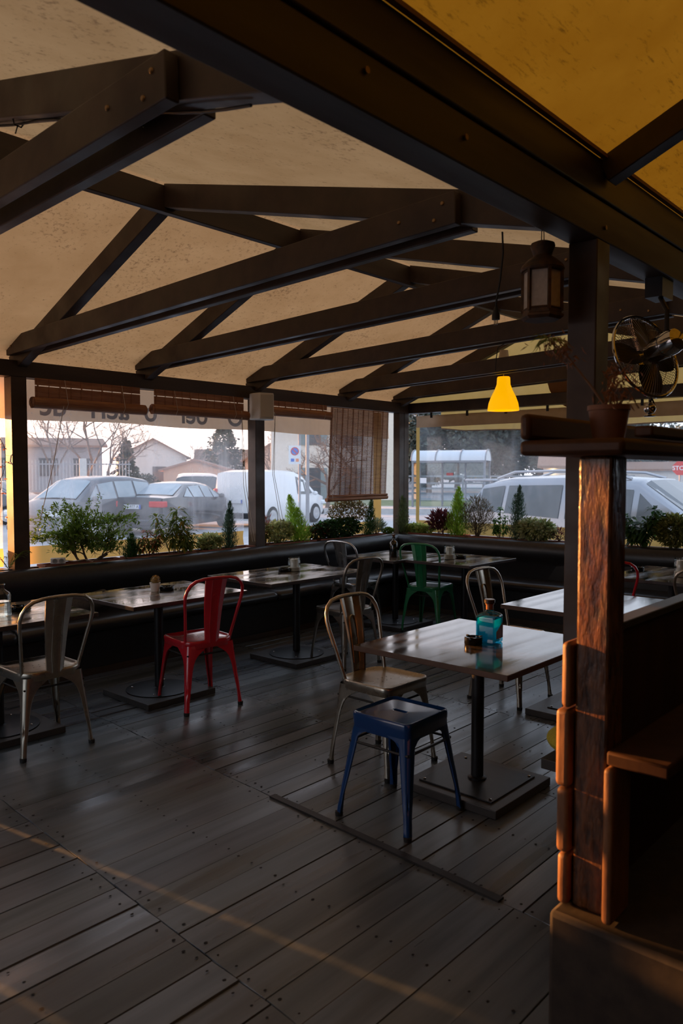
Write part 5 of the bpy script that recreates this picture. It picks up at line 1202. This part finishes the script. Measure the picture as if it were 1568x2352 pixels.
# fence of the left property
t = thing('railing_fence', 'grey bar railing on a low pink wall behind the grey car', 'fence', far(140, 36), face(140))
b = MB(); b.box((-3.4, 0, 0), (3.2, .25, .80)); obj('base_wall', b, BRICKP, t); b = MB(); b.box((-3.4, .08, .86), (3.2, .14, .92)); b.box((-3.4, .08, 2.1), (3.2, .14, 2.16)); obj('rail', b, GREYB, t)
b = MB()
for k in range(44): b.box((-3.35 + k*.15, .09, .86), (-3.32 + k*.15, .12, 2.3))
obj('bars', b, pbr('light grey bars', (.5,.5,.5), None, .6), t); 
for x in (-1.9, 1.0):
    b = MB(); b.box((x-.16, -.02, 0), (x+.16, .3, 2.4)); obj('pier', b, PALE, t)
BARK2 = pbr('winter bark', (.13,.10,.085), (.19,.155,.13), .95)
def bare_tree(label, p, h, seed, spread=.9, name='bare_tree', levels=6, r0=.11):
    rd = random.Random(seed); t = thing(name, label, 'tree', p, 0, 'bare winter trees'); b = MB()
    def g(q, d, L, r, lev):
        pts = [q]; n = 3
        for k in range(n):
            d = (d + V((rd.gauss(0,.13), rd.gauss(0,.13), rd.gauss(.03,.08)))).normalized(); q = q + d*L/n; pts.append(q)
        b.tube(pts, [r, r*.88, r*.78, r*.66], 5 if lev < 3 else 3, cap=False)
        if lev < levels:
            for k in range(3 if lev else 4):
                nd_ = (d*.75 + V((rd.gauss(0,spread*.62), rd.gauss(0,spread*.62), rd.gauss(.12,.35)))).normalized(); g(pts[3] if k < 2 else pts[2], nd_, L*rd.uniform(.58,.82), r*.58, lev+1)
    g(V((0,0,0)), V((0,0,1)), h*.28, r0, 0); obj('branches', b, BARK2, t, smooth=60)
    return t
bare_tree('bare tree in front of the grey building, leftmost of three', far(118, 40), 8.2, 1)
bare_tree('bare tree with a forked trunk in front of the grey building', far(180, 37), 8.6, 2)
bare_tree('bare tree right of the forked tree, before the white house', far(248, 43), 8.5, 3)
bare_tree('small bare tree left of the tall conifer', far(455, 70), 6.0, 4)
bare_tree('slim bare tree beside the second post', far(640, 60), 7.0, 5, .6)
bare_tree('bare tree in front of the cream house', far(748, 33), 4.4, 6, 1.1)
bare_tree('bare tree seen through the hanging blind', far(815, 38), 6.0, 7)
bare_tree('bare tree behind the white gabled house', far(300, 90), 9.5, 8)
EVER = leafmat('far evergreen', (.045,.062,.045), (.09,.105,.075), 3, .8, .1); DARKV = leafmat('far dark trees', (.05,.075,.07), (.10,.13,.115), 2, .8, .1); BUSH = leafmat('far bush', (.07,.085,.055), (.11,.125,.085), 3, .8, .1)
def blob_tree(name, label, p, w, h, n, L, mt, seed, cone=False, trunk=True, group='trees along the street', z0=.1):
    rd = random.Random(seed); t = thing(name, label, 'tree', p, 0, group); b = MB(); b.tube([(0,0,0),(0,0,h*.6)], [w*.045, w*.02], 8); obj('trunk', b, BARK2, t)
    b = MB(); k = 0
    lob = [(rd.gauss(0,.25), rd.gauss(0,.25), rd.uniform(.25,.85), rd.uniform(.25,.42)) for _ in range(9)]
    while k < n:
        if cone:
            f = rd.random(); a = rd.random()*2*pi; r = w/2*(1-f)**.8*(1+.15*sin(f*30))*rd.uniform(.55,1); q = V((cos(a)*r, sin(a)*r, h*(z0+(1-z0)*f)))
        else:
            l = rd.choice(lob); d = V((rd.gauss(0,1), rd.gauss(0,1), rd.gauss(0,1))).normalized(); q = V(((l[0]+d.x*l[3])*w*.75, (l[1]+d.y*l[3])*w*.75, h*min(1, max(z0, l[2]+d.z*l[3]*.55))))
        b.leaf(q, V((rd.gauss(0,1), rd.gauss(0,1), rd.gauss(.1,.7))), V((rd.gauss(0,1), rd.gauss(0,1), 1)), L*rd.uniform(.6,1.3), L*.55, t=ptint(rd, .35)); k += 1
    obj('foliage', b, mt, t, smooth=0); return t
blob_tree('tall_conifer', 'tall pointed conifer left of the second post', far(514, 68), 5.2, 6.6, 2400, .38, EVER, 1, True)
blob_tree('evergreen_bush', 'dark evergreen bush beside the white house', far(292, 46), 2.0, 3.6, 900, .3, EVER, 2, True)
blob_tree('clipped_hedge', 'low dark hedge in front of the white house', far(328, 50), 2.6, 1.7, 600, .28, EVER, 3)
for i, (px, w, h, dep) in enumerate(((590, 7, 5.2, 118), (985, 5.4, 8.0, 64), (1050, 7, 9.4, 74), (1115, 6.5, 8.0, 63), (1180, 7.5, 9.8, 76), (1240, 6.6, 8.4, 62), (1300, 5.5, 8.8, 82), (1400, 8, 7.6, 72), (1470, 7, 8.0, 90), (1540, 7, 7.2, 96))):
    nm = ['row of dark trees behind the tiled house', 'dark tree directly behind the bus shelter, leftmost', 'dark tree behind the middle of the bus shelter', 'dark tree right of the bus shelter roof', 'dark tree above the rear of the silver off-roader', 'dark tree above the roof rails of the silver off-roader', 'dark tree beside the lit bungalow', 'dark tree hidden behind the pillar', 'dark tree right of the pillar', 'dark tree behind the stop sign'][i]
    blob_tree('dark_tree', nm, far(px, dep), w, h, 4200, .60, DARKV if i else BUSH, 10+i, z0=.04)
# signs and poles
t = thing('parking_sign', 'no parking sign on a grey pole in front of the cream house', 'sign', far(677, 19.5), face(677))
b = MB(); b.tube([(.12,.03,0),(.12,.03,2.95)], .032, 10); obj('pole', b, GREYB, t)
b = MB(); b.box((-.155, -.015, 1.95), (.155, .0, 2.42)); pl = obj('sign_plate', b, pbr('white sign', (.72,.74,.76), None, .5), t)
def disc(par, name, x, z, r, mt, y, n=28):
    c = MB(); c.lathe([(.001,0),(r,0),(r,.004),(.001,.004)], (x, y, z), n, M=Matrix.Rotation(pi/2, 3, 'X')); return obj(name, c, mt, par)
SR = pbr('sign red', (.60,.06,.05), None, .5); SB = pbr('sign blue', (.06,.16,.55), None, .5); SO = pbr('sign orange', (.75,.28,.14), None, .5)
disc(pl, 'red_ring', 0, 2.275, .105, SR, -.016); disc(pl, 'blue_disc', 0, 2.275, .082, SB, -.021)
b = MB(); b.beam((-.06,-.028,2.335),(.06,-.028,2.215),.004,.024, up=(1,0,1)); obj('red_slash', b, SR, pl)
b = MB(); b.box((-.10,-.02,2.01),(-.015,-.014,2.09)); obj('blue_panel', b, SB, pl); b = MB(); b.box((.025,-.02,2.01),(.10,-.014,2.09)); obj('orange_panel', b, SO, pl)
b = MB(); b.tube([(0,0,0),(0,0,6.5)], [.06,.045], 8); tag(obj('lamp_pole', b, GREYB), 'thin grey pole right of the parking sign', 'pole').location = far(706, 24)
t = thing('stop_sign', 'red stop sign at the right edge of the picture', 'sign', far(1560, 26), face(1560))
b = MB(); b.tube([(0,.03,0),(0,.03,2.0)], .03, 8); obj('pole', b, GREYB, t)
b = MB(); oc = [(.25*cos(pi/8+k*pi/4), 0, 1.88+.25*sin(pi/8+k*pi/4)) for k in range(8)]; b.extr(oc, (0,0,0), (0,-.012,0)); pl = obj('sign_plate', b, SR, t, smooth=0)
c = bpy.data.curves.new('sign_text', 'FONT'); c.body = 'STOP'; c.size = .20; c.align_x = 'CENTER'; c.align_y = 'CENTER'; c.offset = .004; c.materials.append(PLATE)
o = bpy.data.objects.new('sign_text', c); COL.objects.link(o); o.parent = pl; o.location = (0, -.016, 1.88); o.rotation_euler = (pi/2, 0, 0)
# bus shelter on its kerb
b = MB(); p0 = far(960, 31.5); 
sh = far(1030, 33.5); kb_rz = face(1030)
t = thing('kerb_island', 'pale raised kerb under the bus shelter', 'kerb', V((sh.x, sh.y, -.225)), kb_rz, kind='thing'); b = MB(); b.box((-9, -1.6, 0), (12, .9, .22)); obj('paving', b, PAVE, t); b = MB(); b.box((-7, .9, .0), (8, 9, .20)); obj('verge', b, GRASS, t)
t = thing('bus_shelter', 'grey framed bus shelter with a barrel roof outside the end window', 'bus shelter', V((sh.x, sh.y, 0)), kb_rz - R(12))
SHF = pbr('grey shelter frame', (.24,.26,.29), None, .5, .3); SHG = thin_glass('shelter glass', (.80,.86,.88), .12); SHR = pbr('frosted shelter roof', (.60,.65,.70), None, .4)
xs_ = (-1.55, -.50, .55, 1.6)
for x in xs_:
    b = MB(); b.box((x-.04, .96, 0), (x+.04, 1.04, 2.0)); obj('post', b, SHF, t)
for x in (-1.55, 1.6):
    b = MB(); b.box((x-.04, -.3, 0), (x+.04, -.22, 2.0)); obj('post', b, SHF, t)
b = MB(); b.box((-1.6, .95, 1.95), (1.65, 1.05, 2.06)); b.box((-1.6, -.32, 1.95), (1.65, -.2, 2.06)); obj('roof_frame', b, SHF, t)
b = MB(); rg = [[V((x, .36 + .72*cos(a), 2.03 + .46*sin(a))) for a in [pi*k/14 for k in range(15)]] for x in (-1.6, 1.65)]; b.loft(rg, closed=False); b.add(rg[0], [tuple(range(15))]); b.add(rg[1], [tuple(range(15))]); obj('roof', b, SHR, t)
b = MB()
for x in (-1.6, -.52, .56, 1.65): b.tube([V((x, .36 + .74*cos(a), 2.03 + .48*sin(a))) for a in [pi*k/14 for k in range(15)]], .03, 6)
obj('roof_ribs', b, SHF, t)
for x0, x1 in zip(xs_, xs_[1:]):
    b = MB(); b.box((x0+.04, .99, .2), (x1-.04, 1.01, 1.95)); obj('glass_panel', b, SHG, t)
for x in (-1.55, 1.6):
    b = MB(); b.box((x-.01, -.2, .2), (x+.01, .95, 1.95)); obj('glass_panel', b, SHG, t)
b = MB(); b.box((-1.2, -.33, 1.05), (-.92, -.31, 1.28)); obj('notice', b, PLATE, t); b = MB(); b.box((-.3, .9, 1.38), (.0, .94, 1.5)); obj('red_notice', b, SR, t)
t = thing('guard_rail', 'grey metal guard rail running behind the bus shelter', 'railing', V((*far(1000, 44).xy, 0)), face(1000))
b = MB()
for z in (.25, .55, .85, 1.25): b.box((-6, 0, z), (11, .08, z+.10))
obj('rail', b, SHF, t)
for k in range(7):
    b = MB(); b.box((-6 + k*2.5, .08, 0), (-5.9 + k*2.5, .16, 1.3)); obj('post', b, SHF, t)

# ------------------------------------------------------------------ light
sun = bpy.data.lights.new('sun', 'SUN'); sun.energy = 22.0; sun.color = (1, .40, .10); sun.angle = .0093
so = bpy.data.objects.new('sun', sun); COL.objects.link(so)
el = R(5.7); hd = V((.167, -.986, 0)).normalized(); dv = V((hd.x*cos(el), hd.y*cos(el), -sin(el)))
so.rotation_euler = dv.to_track_quat('-Z', 'Y').to_euler()
w = bpy.data.worlds.new('sky'); S.world = w; w.use_nodes = True; nt = w.node_tree; nt.nodes.clear()
tc = nt.nodes.new('ShaderNodeTexCoord'); sx = nt.nodes.new('ShaderNodeSeparateXYZ'); nt.links.new(tc.outputs['Generated'], sx.inputs[0])
cr = nt.nodes.new('ShaderNodeValToRGB'); nt.links.new(sx.outputs['Z'], cr.inputs[0]); el_ = cr.color_ramp.elements
for ps, c in ((0, (.66,.72,.80)), (.10, (.64,.72,.85)), (.35, (.50,.60,.76)), (1, (.36,.46,.64))):
    e = el_[0] if ps == 0 else (el_[1] if ps == 1 else el_.new(ps)); e.position = ps; e.color = (*c, 1)
dp = nt.nodes.new('ShaderNodeVectorMath'); dp.operation = 'DOT_PRODUCT'; nt.links.new(tc.outputs['Generated'], dp.inputs[0]); dp.inputs[1].default_value = (-.166, .981, .10)
mr = nt.nodes.new('ShaderNodeMapRange'); mr.inputs[1].default_value = .15; mr.inputs[2].default_value = 1; nt.links.new(dp.outputs['Value'], mr.inputs[0])
pw = nt.nodes.new('ShaderNodeMath'); pw.operation = 'POWER'; pw.inputs[1].default_value = 1.6; nt.links.new(mr.outputs[0], pw.inputs[0])
mh = nt.nodes.new('ShaderNodeMapRange'); mh.inputs[1].default_value = 0; mh.inputs[2].default_value = .55; mh.inputs[3].default_value = 1; mh.inputs[4].default_value = 0; nt.links.new(sx.outputs['Z'], mh.inputs[0])
ml = nt.nodes.new('ShaderNodeMath'); ml.operation = 'MULTIPLY'; nt.links.new(pw.outputs[0], ml.inputs[0]); nt.links.new(mh.outputs[0], ml.inputs[1])
mx = nt.nodes.new('ShaderNodeMix'); mx.data_type = 'RGBA'; mx.blend_type = 'ADD'; mx.clamp_result = False; nt.links.new(ml.outputs[0], mx.inputs[0]); nt.links.new(cr.outputs[0], mx.inputs[6]); mx.inputs[7].default_value = (1.5, .80, .42, 1)
bg = nt.nodes.new('ShaderNodeBackground'); bg.inputs[1].default_value = 2.2
ou = nt.nodes.new('ShaderNodeOutputWorld'); nt.links.new(mx.outputs[2], bg.inputs[0]); nt.links.new(bg.outputs[0], ou.inputs[0])
S.view_settings.view_transform = 'Standard'; S.view_settings.look = 'None'; S.view_settings.gamma = 1; S.view_settings.use_curve_mapping = False
S.view_settings.exposure = 0
S.cycles.max_bounces = 7; S.cycles.diffuse_bounces = 3; S.cycles.glossy_bounces = 3; S.cycles.transparent_max_bounces = 16; S.cycles.transmission_bounces = 6
S.cycles.use_adaptive_sampling = True; S.cycles.adaptive_threshold = .05; S.cycles.use_denoising = True; S.cycles.sample_clamp_indirect = 6; S.cycles.caustics_reflective = False; S.cycles.caustics_refractive = False

# lettering becomes plain mesh
dg = bpy.context.evaluated_depsgraph_get()
for o in [q for q in bpy.data.objects if q.type == 'FONT']:
    me = bpy.data.meshes.new_from_object(o.evaluated_get(dg)); n = bpy.data.objects.new('tmp', me); COL.objects.link(n)
    n.parent = o.parent; n.location = o.location; n.rotation_euler = o.rotation_euler; n.scale = o.scale; nm = o.name
    bpy.data.objects.remove(o); n.name = nm
